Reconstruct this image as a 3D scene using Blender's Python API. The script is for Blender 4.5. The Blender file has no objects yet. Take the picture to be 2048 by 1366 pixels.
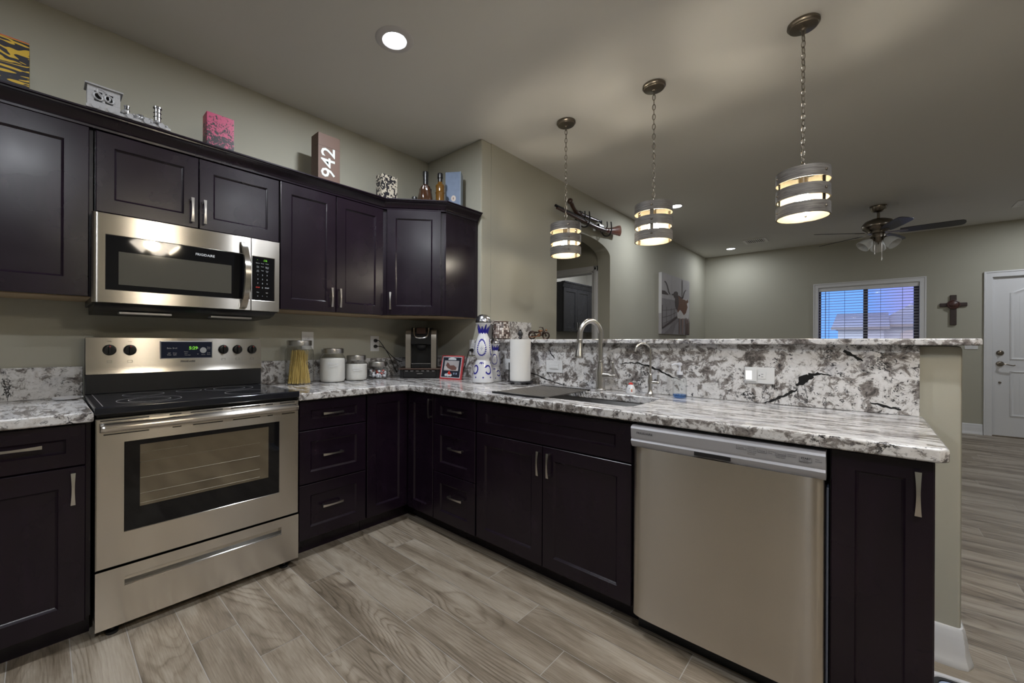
import bpy, bmesh, math, random
from mathutils import Vector, Matrix

random.seed(7)
SC = bpy.context.scene
COL = SC.collection
PI = math.pi

# ------------------------------------------------------------------ camera
CAM_F, CAM_YAW, CAM_PITCH, CAM_ROLL = 822.0, 43.25, -0.023, 0.27
CAM_POS = Vector((2.848, -2.331, 1.19))
_y = math.radians(CAM_YAW)
_F = Vector((-math.sin(_y), math.cos(_y), 0)); _R = Vector((math.cos(_y), math.sin(_y), 0)); _U = Vector((0, 0, 1))
_t = math.radians(CAM_PITCH)
_F, _U = _F * math.cos(_t) + _U * math.sin(_t), _U * math.cos(_t) - _F * math.sin(_t)
_r = math.radians(CAM_ROLL)
_R, _U = _R * math.cos(_r) + _U * math.sin(_r), _U * math.cos(_r) - _R * math.sin(_r)
cd = bpy.data.cameras.new('camera')
cam = bpy.data.objects.new('camera', cd); COL.objects.link(cam)
cd.sensor_fit = 'HORIZONTAL'; cd.sensor_width = 36.0
cd.lens = CAM_F / 2048 * 36.0
cd.shift_x = 66.0 / 2048; cd.shift_y = 2.0 / 2048
cd.clip_start = 0.05; cd.clip_end = 200
cam.matrix_world = Matrix(((_R.x, _U.x, -_F.x, CAM_POS.x), (_R.y, _U.y, -_F.y, CAM_POS.y),
                           (_R.z, _U.z, -_F.z, CAM_POS.z), (0, 0, 0, 1)))
SC.camera = cam

# ------------------------------------------------------------------ world, exposure, room lights
H = 2.786
w = bpy.data.worlds.new('dusk'); SC.world = w; w.use_nodes = True
wn = w.node_tree.nodes; wl = w.node_tree.links
for n in list(wn): wn.remove(n)
wo = wn.new('ShaderNodeOutputWorld'); wb = wn.new('ShaderNodeBackground')
tc = wn.new('ShaderNodeTexCoord'); sx = wn.new('ShaderNodeSeparateXYZ'); rp = wn.new('ShaderNodeValToRGB')
wl.new(tc.outputs['Generated'], sx.inputs[0]); wl.new(sx.outputs['Z'], rp.inputs[0])
rp.color_ramp.elements[0].position = 0.0; rp.color_ramp.elements[0].color = (.16, .38, .92, 1)
rp.color_ramp.elements[1].position = 0.5; rp.color_ramp.elements[1].color = (.10, .26, .78, 1)
lv = wn.new('ShaderNodeValToRGB'); wl.new(sx.outputs['X'], lv.inputs[0])
lv.color_ramp.elements[0].position = .0; lv.color_ramp.elements[0].color = (0, 0, 0, 1)
lv.color_ramp.elements[1].position = .05; lv.color_ramp.elements[1].color = (1, 1, 1, 1)
mxw = wn.new('ShaderNodeMix'); mxw.data_type = 'RGBA'; mxw.inputs[7].default_value = (.29, .34, .76, 1)
ag = wn.new('ShaderNodeValToRGB'); wl.new(sx.outputs['Y'], ag.inputs[0])       # sunset side of the sky, behind the viewer
ag.color_ramp.elements[0].position = 0.0; ag.color_ramp.elements[0].color = (1, 1, 1, 1); ag.color_ramp.elements[1].position = .25; ag.color_ramp.elements[1].color = (0, 0, 0, 1)
ym = wn.new('ShaderNodeMath'); ym.operation = 'MULTIPLY_ADD'; ym.inputs[1].default_value = .5; ym.inputs[2].default_value = .5
wl.new(sx.outputs['Y'], ym.inputs[0]); ag.color_ramp.elements[1].position = .5; wl.new(ym.outputs[0], ag.inputs[0])
mxa = wn.new('ShaderNodeMix'); mxa.data_type = 'RGBA'; mxa.inputs[7].default_value = (1.8, 1.95, 2.3, 1)
wl.new(lv.outputs[0], mxw.inputs[0]); wl.new(rp.outputs[0], mxw.inputs[6]); wl.new(ag.outputs[0], mxa.inputs[0]); wl.new(mxw.outputs[2], mxa.inputs[6]); wl.new(mxa.outputs[2], wb.inputs[0]); wb.inputs[1].default_value = .78
wl.new(wb.outputs[0], wo.inputs[0])

SC.view_settings.view_transform = 'Standard'; SC.view_settings.look = 'None'
SC.view_settings.gamma = 1.0; SC.view_settings.use_curve_mapping = False
SC.view_settings.exposure = 0.84

def area(name, loc, size, power, col, rot=(0, 0, 0), spread=PI):
    l = bpy.data.lights.new(name, 'AREA'); l.shape = 'DISK'; l.size = size; l.energy = power; l.color = col; l.spread = spread
    o = bpy.data.objects.new(name, l); COL.objects.link(o); o.location = loc; o.rotation_euler = rot
    return o

COOL = (.90, .945, 1.0); WARM = (1.0, .80, .52)
# recessed ceiling lights of the kitchen and of the living room, some added for fill (the lamps' own glowing lenses are built further down)
CANS = [(1.03, -1.06), (1.236, 2.715), (1.19, 5.60), (1.03, -3.1), (3.1, -2.5), (4.6, 2.7), (4.6, 5.3), (3.24, -.70)]  # unseen fill lamps added near the stove wall and on the living room's right
CAN_POWER = [14.5, 7.5, 5, 9, 15, 8, 9, 10.5]

# ------------------------------------------------------------------ mesh helpers
class MB:
    def __init__(s): s.bm = bmesh.new()
    def _mi(s, faces, mi):
        for f in faces: f.material_index = mi
    def face(s, pts, mi=0):
        f = s.bm.faces.new([s.bm.verts.new(p) for p in pts]); f.material_index = mi; return f
    def box(s, x0, x1, y0, y1, z0, z1, bev=0, mi=0, seg=2):
        v = [s.bm.verts.new((x, y, z)) for z in (z0, z1) for y in (y0, y1) for x in (x0, x1)]
        F = [s.bm.faces.new([v[i] for i in q]) for q in
             ((0, 2, 3, 1), (4, 5, 7, 6), (0, 1, 5, 4), (2, 6, 7, 3), (0, 4, 6, 2), (1, 3, 7, 5))]
        s._mi(F, mi)
        if bev:
            E = list({e for f in F for e in f.edges})
            r = bmesh.ops.bevel(s.bm, geom=E, offset=bev, segments=seg, profile=.5, affect='EDGES')
            s._mi(r['faces'], mi)
    def obox(s, c, ax, ay, az, mi=0, bev=0):
        c = Vector(c); ax, ay, az = Vector(ax), Vector(ay), Vector(az)
        v = [s.bm.verts.new(c + ax * x + ay * y + az * z) for z in (-1, 1) for y in (-1, 1) for x in (-1, 1)]
        F = [s.bm.faces.new([v[i] for i in q]) for q in
             ((0, 2, 3, 1), (4, 5, 7, 6), (0, 1, 5, 4), (2, 6, 7, 3), (0, 4, 6, 2), (1, 3, 7, 5))]
        s._mi(F, mi)
        if bev:
            E = list({e for f in F for e in f.edges})
            r = bmesh.ops.bevel(s.bm, geom=E, offset=bev, segments=2, profile=.5, affect='EDGES'); s._mi(r['faces'], mi)
    def rings(s, rings, mi=0, cap0=True, cap1=True, closed=False):
        R = [[s.bm.verts.new(p) for p in r] for r in rings]
        n = len(R[0]); L = len(R)
        for i in range(L if closed else L - 1):
            a, b = R[i], R[(i + 1) % L]
            for j in range(n):
                k = (j + 1) % n
                try: f = s.bm.faces.new((a[j], a[k], b[k], b[j])); f.material_index = mi
                except ValueError: pass
        if not closed:
            if cap0: f = s.bm.faces.new(list(reversed(R[0]))); f.material_index = mi
            if cap1: f = s.bm.faces.new(R[-1]); f.material_index = mi
    def lathe(s, prof, c=(0, 0, 0), axis=(0, 0, 1), seg=32, mi=0, cap0=True, cap1=True, closed=False):
        c = Vector(c); a = Vector(axis).normalized()
        u = a.orthogonal().normalized() if abs(a.z) < .999 else Vector((1, 0, 0)); v = a.cross(u)
        s.rings([[c + a * z + (u * math.cos(2 * PI * k / seg) + v * math.sin(2 * PI * k / seg)) * max(r, 1e-5) for k in range(seg)]
                 for r, z in prof], mi, cap0, cap1, closed)
    def cyl(s, a, b, r0, r1=None, seg=20, mi=0):
        a, b = Vector(a), Vector(b); r1 = r0 if r1 is None else r1
        s.lathe([(r0, 0), (r1, (b - a).length)], a, b - a, seg, mi)
    def tube(s, pts, r, seg=10, mi=0, closed=False, flat=None):
        P = [Vector(p) for p in pts]; n = len(P)
        rr = r if isinstance(r, (list, tuple)) else [r] * n
        out = []; u = None
        for i in range(n):
            t = (P[(i + 1) % n] - P[i - 1]) if (closed or 0 < i < n - 1) else (P[1] - P[0] if i == 0 else P[-1] - P[-2])
            t.normalize()
            if u is None: u = t.orthogonal().normalized()
            u = (u - t * u.dot(t))
            u = u.normalized() if u.length > 1e-6 else t.orthogonal().normalized()
            v = t.cross(u)
            out.append([P[i] + (u * math.cos(2 * PI * k / seg) + v * math.sin(2 * PI * k / seg)) * rr[i] for k in range(seg)])
        s.rings(out, mi, closed=closed)
    def torus(s, c, R, r, axis=(0, 0, 1), seg=28, rs=8, mi=0, sx=1.0):
        c = Vector(c); a = Vector(axis).normalized(); u = a.orthogonal().normalized(); v = a.cross(u)
        s.tube([c + u * math.cos(2 * PI * k / seg) * R * sx + v * math.sin(2 * PI * k / seg) * R for k in range(seg)], r, rs, mi, True)
    def sphere(s, c, r, mi=0, seg=20, sc=(1, 1, 1)):
        n = seg // 2
        prof = [(math.sin(PI * k / n), -math.cos(PI * k / n)) for k in range(n + 1)]
        c = Vector(c)
        s.rings([[c + Vector((r * sc[0] * max(p, 1e-4) * math.cos(2 * PI * k / seg), r * sc[1] * max(p, 1e-4) * math.sin(2 * PI * k / seg), r * sc[2] * z))
                  for k in range(seg)] for p, z in prof], mi)
    def prism(s, poly, f, d0, d1, mi=0):
        """poly of 2-D points, f(a, b, d) -> 3-D point"""
        s.rings([[f(a, b, d0) for a, b in poly], [f(a, b, d1) for a, b in poly]], mi)
    def plate(s, loops, mi=0):
        """nested rectangles (x0,x1,z0,z1,y), joined one to the next, the last one capped"""
        s.rings([[(a, y, c), (b, y, c), (b, y, d), (a, y, d)] for a, b, c, d, y in loops], mi, cap0=True)
    def text(s, txt, o, xd, yd, size, mi=0, align='LEFT', ext=0.0004, bold=0):
        cu = bpy.data.curves.new('t', 'FONT'); cu.body = txt; cu.size = size; cu.align_x = align; cu.extrude = 0; cu.offset = bold
        cu.resolution_u = 2
        ob = bpy.data.objects.new('t', cu); me = bpy.data.meshes.new_from_object(ob)
        xd, yd = Vector(xd), Vector(yd); zd = xd.cross(yd); o = Vector(o)
        vs = [s.bm.verts.new(o + xd * q.co.x + yd * q.co.y + zd * ext) for q in me.vertices]
        for p in me.polygons:
            try: f = s.bm.faces.new([vs[i] for i in p.vertices]); f.material_index = mi
            except ValueError: pass
        bpy.data.objects.remove(ob); bpy.data.curves.remove(cu); bpy.data.meshes.remove(me)
    def build(s, name, mats, parent=None, loc=None, sharp=38, smooth=True, recalc=True):
        if recalc: bmesh.ops.recalc_face_normals(s.bm, faces=s.bm.faces[:])
        me = bpy.data.meshes.new(name); s.bm.to_mesh(me); s.bm.free()
        for m in (mats if isinstance(mats, (list, tuple)) else [mats]): me.materials.append(m)
        if smooth:
            me.polygons.foreach_set('use_smooth', [True] * len(me.polygons)); me.set_sharp_from_angle(angle=math.radians(sharp))
        o = bpy.data.objects.new(name, me); COL.objects.link(o)
        if smooth:                                 # flat faces keep flat shading next to their bevels
            k = o.modifiers.new('weighted_normals', 'WEIGHTED_NORMAL'); k.keep_sharp = True; k.weight = 100
        if parent: o.parent = parent
        if loc: o.location = loc
        return o

def tag(o, label=None, cat=None, group=None, kind=None):
    if label: o['label'] = label
    if cat: o['category'] = cat
    if group: o['group'] = group
    if kind: o['kind'] = kind
    return o
def thing(name, label, cat, loc=(0, 0, 0), rz=0.0, group=None, kind=None):
    o = bpy.data.objects.new(name, None); COL.objects.link(o); o.empty_display_size = .05
    o.location = loc; o.rotation_euler = (0, 0, rz)
    return tag(o, label, cat, group, kind)
def copy_tree(o, parent=None):
    c = o.copy(); COL.objects.link(c)
    if parent: c.parent = parent
    for ch in list(o.children): copy_tree(ch, c)
    return c
def smoothpath(P, n=8):
    P = [Vector(p) for p in P]; out = []
    for i in range(len(P) - 1):
        p0, p1, p2, p3 = P[max(i - 1, 0)], P[i], P[i + 1], P[min(i + 2, len(P) - 1)]
        for k in range(n):
            t = k / n
            out.append(.5 * ((2 * p1) + (p2 - p0) * t + (2 * p0 - 5 * p1 + 4 * p2 - p3) * t * t + (3 * p1 - p0 - 3 * p2 + p3) * t ** 3))
    out.append(P[-1]); return out

# ------------------------------------------------------------------ materials
def nt(name):
    m = bpy.data.materials.new(name); m.use_nodes = True
    n = m.node_tree.nodes; b = n['Principled BSDF']
    return m, n, m.node_tree.links, b
def M(name, col, rough=.5, metal=0.0, spec=.5, bump=0, bscale=200, aniso=0, coat=0, emit=None, es=0, vary=0, vscale=20):
    m, n, l, b = nt(name)
    b.inputs['Base Color'].default_value = (*col, 1); b.inputs['Roughness'].default_value = rough
    b.inputs['Metallic'].default_value = metal; b.inputs['Specular IOR Level'].default_value = spec
    b.inputs['Anisotropic'].default_value = aniso; b.inputs['Coat Weight'].default_value = coat; b.inputs['Coat Roughness'].default_value = .1
    if emit: b.inputs['Emission Color'].default_value = (*emit, 1); b.inputs['Emission Strength'].default_value = es
    if bump or vary:
        g = n.new('ShaderNodeNewGeometry')
        if bump:
            t = n.new('ShaderNodeTexNoise'); t.inputs['Scale'].default_value = bscale; t.inputs['Detail'].default_value = 4
            l.new(g.outputs['Position'], t.inputs['Vector'])
            k = n.new('ShaderNodeBump'); k.inputs['Strength'].default_value = bump; k.inputs['Distance'].default_value = .002
            l.new(t.outputs[0], k.inputs['Height']); l.new(k.outputs[0], b.inputs['Normal'])
        if vary:
            t = n.new('ShaderNodeTexNoise'); t.inputs['Scale'].default_value = vscale; t.inputs['Detail'].default_value = 6
            l.new(g.outputs['Position'], t.inputs['Vector'])
            x = n.new('ShaderNodeMix'); x.data_type = 'RGBA'
            x.inputs[6].default_value = (*[c * (1 - vary) for c in col], 1); x.inputs[7].default_value = (*[min(1, c * (1 + vary)) for c in col], 1)
            l.new(t.outputs[0], x.inputs[0]); l.new(x.outputs[2], b.inputs['Base Color'])
    return m
def node_math(n, l, op, a, b=None):
    k = n.new('ShaderNodeMath'); k.operation = op
    for i, q in enumerate((a, b)):
        if q is None: continue
        if isinstance(q, (int, float)): k.inputs[i].default_value = q
        else: l.new(q, k.inputs[i])
    return k.outputs[0]
def node_ramp(n, l, fac, stops, interp='LINEAR'):
    r = n.new('ShaderNodeValToRGB'); r.color_ramp.interpolation = interp
    e = r.color_ramp.elements
    while len(e) < len(stops): e.new(.5)
    for i, (p, c) in enumerate(stops):
        e[i].position = p; e[i].color = (*c, 1) if len(c) == 3 else c
    l.new(fac, r.inputs[0]); return r.outputs[0]
def node_noise(n, l, vec, scale, detail=4, rough=.5, dist=0):
    t = n.new('ShaderNodeTexNoise'); t.inputs['Scale'].default_value = scale; t.inputs['Detail'].default_value = detail
    t.inputs['Roughness'].default_value = rough; t.inputs['Distortion'].default_value = dist
    l.new(vec, t.inputs['Vector']); return t.outputs[0]
def node_mix(n, l, fac, a, b):
    x = n.new('ShaderNodeMix'); x.data_type = 'RGBA'
    for i, q in ((0, fac), (6, a), (7, b)):
        if isinstance(q, (int, float)): x.inputs[i].default_value = q
        elif isinstance(q, tuple): x.inputs[i].default_value = (*q, 1)
        else: l.new(q, x.inputs[i])
    return x.outputs[2]
def node_scale(n, l, vec, sc, off=None):
    k = n.new('ShaderNodeMapping'); k.inputs['Scale'].default_value = sc
    l.new(vec, k.inputs['Vector'])
    if off: k.inputs['Location'].default_value = off
    return k.outputs[0]

def make_granite():
    m, n, l, b = nt('granite')
    g = n.new('ShaderNodeNewGeometry'); P0 = g.outputs['Position']
    nz = n.new('ShaderNodeSeparateXYZ'); l.new(g.outputs['True Normal'], nz.inputs[0])
    top = node_math(n, l, 'GREATER_THAN', nz.outputs['Z'], .8)
    mv_ = n.new('ShaderNodeMix'); mv_.data_type = 'VECTOR'; l.new(top, mv_.inputs[0]); l.new(P0, mv_.inputs[4])
    l.new(node_scale(n, l, P0, (.34, 1.35, 1)), mv_.inputs[5]); P = mv_.outputs[1]
    n1 = node_noise(n, l, P, 22.0, 10, .70, .7)
    n1b = node_noise(n, l, node_scale(n, l, P, (1, 1, 1.7)), 6.0, 5, .6, 1.1)
    c1 = node_math(n, l, 'ADD', n1, node_math(n, l, 'MULTIPLY', node_math(n, l, 'SUBTRACT', n1b, .5), .44))
    base = node_ramp(n, l, c1, [(.34, (.085, .075, .07)), (.41, (.20, .178, .168)), (.468, (.28, .262, .25)), (.492, (.58, .565, .56)), (.62, (.68, .67, .67))])
    blue = node_ramp(n, l, node_noise(n, l, P, 4.3, 5, .65, .8), [(.57, (0, 0, 0)), (.66, (1, 1, 1))])
    base = node_mix(n, l, node_math(n, l, 'MULTIPLY', blue, .32), base, (.22, .23, .29))
    tan = node_ramp(n, l, node_noise(n, l, node_scale(n, l, P, (1, 1, 1), (7, 3, 1)), 5.0, 8, .7, .8), [(.60, (0, 0, 0)), (.67, (1, 1, 1))])
    base = node_mix(n, l, node_math(n, l, 'MULTIPLY', tan, .32), base, (.25, .185, .125))
    fl = node_ramp(n, l, node_noise(n, l, P, 60.0, 6, .7, .8), [(.40, (1, 1, 1)), (.44, (0, 0, 0))])
    fm = node_ramp(n, l, node_noise(n, l, P, 6.0, 5, .6, .5), [(.40, (.25, .25, .25)), (.58, (1, 1, 1))])
    base = node_mix(n, l, node_math(n, l, 'MULTIPLY', fl, fm), base, (.045, .042, .045))
    v = node_math(n, l, 'ABSOLUTE', node_math(n, l, 'SUBTRACT', node_noise(n, l, P, 2.6, 9, .68, .6), .5))
    vein = node_ramp(n, l, v, [(.004, (1, 1, 1)), (.009, (0, 0, 0))])
    vm = node_ramp(n, l, node_noise(n, l, node_scale(n, l, P, (1, 1, 1), (3, 9, 4)), 3.6, 3, .5, 0), [(.60, (0, 0, 0)), (.66, (1, 1, 1))])
    base = node_mix(n, l, node_math(n, l, 'MULTIPLY', vein, vm), base, (.02, .019, .02))
    l.new(base, b.inputs['Base Color'])
    b.inputs['Roughness'].default_value = .13; b.inputs['Specular IOR Level'].default_value = .5
    return m
def make_floor():
    m, n, l, b = nt('wood_look_plank_tile')
    g = n.new('ShaderNodeNewGeometry')
    a = n.new('ShaderNodeAttribute'); a.attribute_name = 'plank'
    sp = n.new('ShaderNodeSeparateColor'); l.new(a.outputs['Color'], sp.inputs[0])
    cb = n.new('ShaderNodeCombineXYZ'); l.new(node_math(n, l, 'MULTIPLY', sp.outputs[0], 37.0), cb.inputs[0])
    l.new(node_math(n, l, 'MULTIPLY', sp.outputs[1], 23.0), cb.inputs[1])
    ad = n.new('ShaderNodeVectorMath'); ad.operation = 'ADD'
    l.new(g.outputs['Position'], ad.inputs[0]); l.new(cb.outputs[0], ad.inputs[1]); P = ad.outputs[0]
    big = node_noise(n, l, node_scale(n, l, P, (1.3, 8.0, 1)), 1.0, 5, .55, .6)
    wob = node_noise(n, l, node_scale(n, l, P, (6, 40, 1)), 1.0, 3, .5, 0)
    rn = node_math(n, l, 'ADD', node_noise(n, l, node_scale(n, l, P, (.95, 5.2, 1)), 1.0, 1.5, .4, .35), node_math(n, l, 'MULTIPLY', wob, .020))
    rings = node_math(n, l, 'FRACT', node_math(n, l, 'MULTIPLY', rn, 24.0))
    rg = node_ramp(n, l, rings, [(0, (0, 0, 0)), (.12, (.55, .55, .55)), (.5, (1, 1, 1)), (.85, (.8, .8, .8)), (1, (0, 0, 0))])
    rmask = node_ramp(n, l, node_noise(n, l, node_scale(n, l, P, (.9, 3, 1), (5, 2, 0)), 1.0, 2, .5, .2), [(.42, (.12, .12, .12)), (.60, (1, 1, 1))])
    rg = node_math(n, l, 'MULTIPLY', node_math(n, l, 'SUBTRACT', rg, .7), rmask)
    fine = node_noise(n, l, node_scale(n, l, P, (9, 210, 1)), 1.0, 5, .65, .3)
    f = node_math(n, l, 'ADD', node_math(n, l, 'MULTIPLY', big, .80), node_math(n, l, 'MULTIPLY', rg, .16))
    f = node_math(n, l, 'ADD', f, node_math(n, l, 'MULTIPLY', fine, .36))
    f = node_math(n, l, 'ADD', f, node_math(n, l, 'MULTIPLY', node_math(n, l, 'SUBTRACT', sp.outputs[2], .5), .10))
    c = node_ramp(n, l, f, [(.36, (.100, .077, .053)), (.50, (.195, .157, .116)), (.62, (.300, .255, .200)), (.78, (.40, .352, .292))])
    kn = node_ramp(n, l, node_noise(n, l, node_scale(n, l, P, (3.6, 11, 1)), 1.0, 2, .5, .3), [(.25, (1, 1, 1)), (.33, (0, 0, 0))])
    c = node_mix(n, l, node_math(n, l, 'MULTIPLY', kn, .65), c, (.075, .052, .036))
    l.new(c, b.inputs['Base Color'])
    l.new(node_ramp(n, l, fine, [(0, (.50, .50, .50)), (1, (.36, .36, .36))]), b.inputs['Roughness'])
    k = n.new('ShaderNodeBump'); k.inputs['Strength'].default_value = .12; k.inputs['Distance'].default_value = .001
    l.new(fine, k.inputs['Height']); l.new(k.outputs[0], b.inputs['Normal'])
    return m
def make_espresso(name='espresso_wood', base=(.0088, .0040, .0098)):
    m, n, l, b = nt(name)
    g = n.new('ShaderNodeNewGeometry'); P = g.outputs['Position']
    f = node_noise(n, l, node_scale(n, l, P, (26, 26, 2.2)), 1.0, 6, .6, .4)
    f2 = node_noise(n, l, P, 5.0, 3, .5, 0)
    c = node_ramp(n, l, node_math(n, l, 'ADD', node_math(n, l, 'MULTIPLY', f, .6), node_math(n, l, 'MULTIPLY', f2, .4)),
                  [(.3, tuple(q * .75 for q in base)), (.55, base), (.75, tuple(q * 1.7 for q in base))])
    l.new(c, b.inputs['Base Color'])
    l.new(node_ramp(n, l, f2, [(.3, (.23, .23, .23)), (.7, (.29, .29, .29))]), b.inputs['Roughness'])
    b.inputs['Specular IOR Level'].default_value = .40
    k = n.new('ShaderNodeBump'); k.inputs['Strength'].default_value = .012; k.inputs['Distance'].default_value = .0006
    l.new(node_noise(n, l, node_scale(n, l, P, (160, 160, 30)), 1.0, 3, .5, 0), k.inputs['Height']); l.new(k.outputs[0], b.inputs['Normal'])
    return m
def make_steel(name, along, col=(.60, .565, .52), rough=.21):
    """brushed steel, brushed along world 'x', 'y' or 'z'"""
    m, n, l, b = nt(name)
    g = n.new('ShaderNodeNewGeometry')
    sc = {'x': (4, 1400, 1400), 'y': (1400, 4, 1400), 'z': (1400, 1400, 4)}[along]
    f = node_noise(n, l, node_scale(n, l, g.outputs['Position'], sc), 1.0, 3, .6, 0)
    b.inputs['Metallic'].default_value = 1.0
    l.new(node_ramp(n, l, f, [(.3, tuple(q * .985 for q in col)), (.7, tuple(min(1, q * 1.015) for q in col))]), b.inputs['Base Color'])
    b.inputs['Roughness'].default_value = rough
    b.inputs['Anisotropic'].default_value = .95
    cv = n.new('ShaderNodeCombineXYZ'); cv.inputs[{'x': 2, 'y': 2, 'z': 1}[along]].default_value = 1.0
    l.new(cv.outputs[0], b.inputs['Tangent'])
    return m
def make_glass(name, tint=(1, 1, 1), ior=1.5, dens=1.0, rim=0.0):
    """thin clear glass: mirror by Fresnel over see-through"""
    m = bpy.data.materials.new(name); m.use_nodes = True
    n = m.node_tree.nodes; l = m.node_tree.links
    for q in list(n): n.remove(q)
    o = n.new('ShaderNodeOutputMaterial'); mx = n.new('ShaderNodeMixShader'); t = n.new('ShaderNodeBsdfTransparent'); gl = n.new('ShaderNodeBsdfGlossy')
    fr = n.new('ShaderNodeFresnel'); gb = n.new('ShaderNodeNewGeometry')
    l.new(node_math(n, l, 'ADD', node_math(n, l, 'MULTIPLY', gb.outputs['Backfacing'], 1 / ior - ior), ior), fr.inputs[0])
    lw = n.new('ShaderNodeLayerWeight'); lw.inputs[0].default_value = .5
    pw = node_math(n, l, 'POWER', lw.outputs['Facing'], 4.0)
    l.new(node_mix(n, l, node_math(n, l, 'MULTIPLY', pw, rim), tint, tuple(q * .45 for q in tint)), t.inputs[0]); gl.inputs['Roughness'].default_value = .03
    l.new(node_math(n, l, 'MULTIPLY', fr.outputs[0], dens), mx.inputs[0])
    l.new(t.outputs[0], mx.inputs[1]); l.new(gl.outputs[0], mx.inputs[2]); l.new(mx.outputs[0], o.inputs[0])
    return m
def emis(name, col, s):
    m = bpy.data.materials.new(name); m.use_nodes = True
    n = m.node_tree.nodes; l = m.node_tree.links
    for q in list(n): n.remove(q)
    o = n.new('ShaderNodeOutputMaterial'); e = n.new('ShaderNodeEmission'); e.inputs[0].default_value = (*col, 1); e.inputs[1].default_value = s
    l.new(e.outputs[0], o.inputs[0]); return m
def make_pattern(name, kind, c0, c1, scale, thr=.5, c2=None, rough=.45):
    m, n, l, b = nt(name)
    tcn = n.new('ShaderNodeTexCoord'); P = tcn.outputs['Object']
    b.inputs['Roughness'].default_value = rough
    if kind == 'stripes':                       # curving stripes
        f = node_noise(n, l, node_scale(n, l, P, (1, 3.2, 6)), scale, 2, .5, 2.2)
        f = node_math(n, l, 'FRACT', node_math(n, l, 'MULTIPLY', f, 6.0))
    elif kind == 'blots':
        f = node_noise(n, l, P, scale, 5, .65, 1.5)
    elif kind == 'cells':
        v = n.new('ShaderNodeTexVoronoi'); v.inputs['Scale'].default_value = scale; v.distance = 'CHEBYCHEV'
        v.inputs['Randomness'].default_value = .75; l.new(P, v.inputs['Vector'])
        s_ = n.new('ShaderNodeSeparateColor'); l.new(v.outputs['Color'], s_.inputs[0]); f = s_.outputs[0]
    c = node_ramp(n, l, f, [(thr - .015, c0), (thr + .015, c1)])
    if c2:
        s2 = n.new('ShaderNodeSeparateXYZ'); l.new(P, s2.inputs[0])
        cc = node_ramp(n, l, node_math(n, l, 'MULTIPLY', s2.outputs[1], 6.0), [(.1, c1), (.9, c2)])
        up = node_math(n, l, 'MULTIPLY', s2.outputs[2], 1.1)
        f = node_math(n, l, 'ADD', f, up)
        k = node_ramp(n, l, f, [(thr + .12, (0, 0, 0)), (thr + .15, (1, 1, 1))])
        c = node_mix(n, l, k, c0, cc)
    l.new(c, b.inputs['Base Color']); return m
def make_mosaic():
    m, n, l, b = nt('mosaic_glass_tiles')
    tcn = n.new('ShaderNodeTexCoord')
    s_ = n.new('ShaderNodeSeparateXYZ'); l.new(tcn.outputs['Object'], s_.inputs[0])
    ang = node_math(n, l, 'MULTIPLY', node_math(n, l, 'ARCTAN2', s_.outputs[1], s_.outputs[0]), 4.2)
    cb = n.new('ShaderNodeCombineXYZ'); l.new(ang, cb.inputs[0]); l.new(node_math(n, l, 'MULTIPLY', s_.outputs[2], 62.0), cb.inputs[1])
    v = n.new('ShaderNodeTexVoronoi'); v.inputs['Scale'].default_value = 1.0; v.inputs['Randomness'].default_value = .12; v.distance = 'CHEBYCHEV'
    l.new(cb.outputs[0], v.inputs['Vector'])
    q = n.new('ShaderNodeSeparateColor'); l.new(v.outputs['Color'], q.inputs[0])
    c = node_ramp(n, l, q.outputs[0], [(.0, (.03, .022, .02)), (.3, (.12, .08, .07)), (.55, (.30, .24, .22)), (.8, (.62, .56, .52))])
    e = node_ramp(n, l, v.outputs['Distance'], [(.40, (0, 0, 0)), (.46, (1, 1, 1))])
    l.new(node_mix(n, l, e, c, (.03, .025, .022)), b.inputs['Base Color']); b.inputs['Roughness'].default_value = .2
    return m
def make_roof():
    m, n, l, b = nt('roof_tiles')
    g = n.new('ShaderNodeNewGeometry')
    wv = n.new('ShaderNodeTexWave'); wv.inputs['Scale'].default_value = 2.2; wv.inputs['Distortion'].default_value = 1.2; wv.bands_direction = 'Z'
    l.new(g.outputs['Position'], wv.inputs['Vector'])
    l.new(node_ramp(n, l, wv.outputs[0], [(.2, (.26, .26, .27)), (.7, (.44, .43, .44))]), b.inputs['Base Color']); b.inputs['Roughness'].default_value = .8
    return m

granite = make_granite(); floor_m = make_floor(); espresso = make_espresso()
steel_y = make_steel('brushed_steel_across', 'y'); steel_x = make_steel('brushed_steel_wide', 'x', (.57, .535, .49), .24); steel_z = make_steel('brushed_steel_upright', 'z')
wall_m = M('wall_paint', (.375, .362, .298), .75, bump=.12, bscale=220, vary=.03, vscale=3)
ceil_m = M('ceiling_paint', (.60, .59, .56), .85, bump=.10, bscale=160)
white_m = M('white_trim_paint', (.62, .62, .63), .4)
grout = M('grout', (.40, .375, .35), .85)
black = M('black_enamel', (.010, .010, .012), .35)
blackglass = M('black_glass', (.006, .006, .007), .04, spec=.32)
cooktop_m = M('ceramic_cooktop', (.008, .009, .014), .09, spec=.6)
ring_m = M('burner_print', (.26, .26, .28), .3)
ovenglass = M('oven_inner_glass', (.24, .215, .17), .07, metal=.85)
mwglass = M('microwave_screen_glass', (.10, .095, .08), .05, metal=.30)
nickel = M('brushed_nickel', (.60, .58, .555), .27, 1.0)
nickel_d = M('antique_nickel', (.23, .20, .165), .28, 1.0)
chrome = M('chrome', (.75, .75, .76), .1, 1.0)
zinc = M('jar_lid_metal', (.55, .54, .53), .3, 1.0)
iron = M('black_iron', (.012, .011, .012), .45)
plastic_b = M('black_plastic', (.009, .009, .010), .3)
plastic_w = M('white_plastic', (.66, .66, .66), .35)
plastic_g = M('silver_grey_plastic', (.48, .48, .50), .3, .5)
dwgrey = M('dishwasher_silver_panel', (.40, .40, .43), .38, .35)
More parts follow.
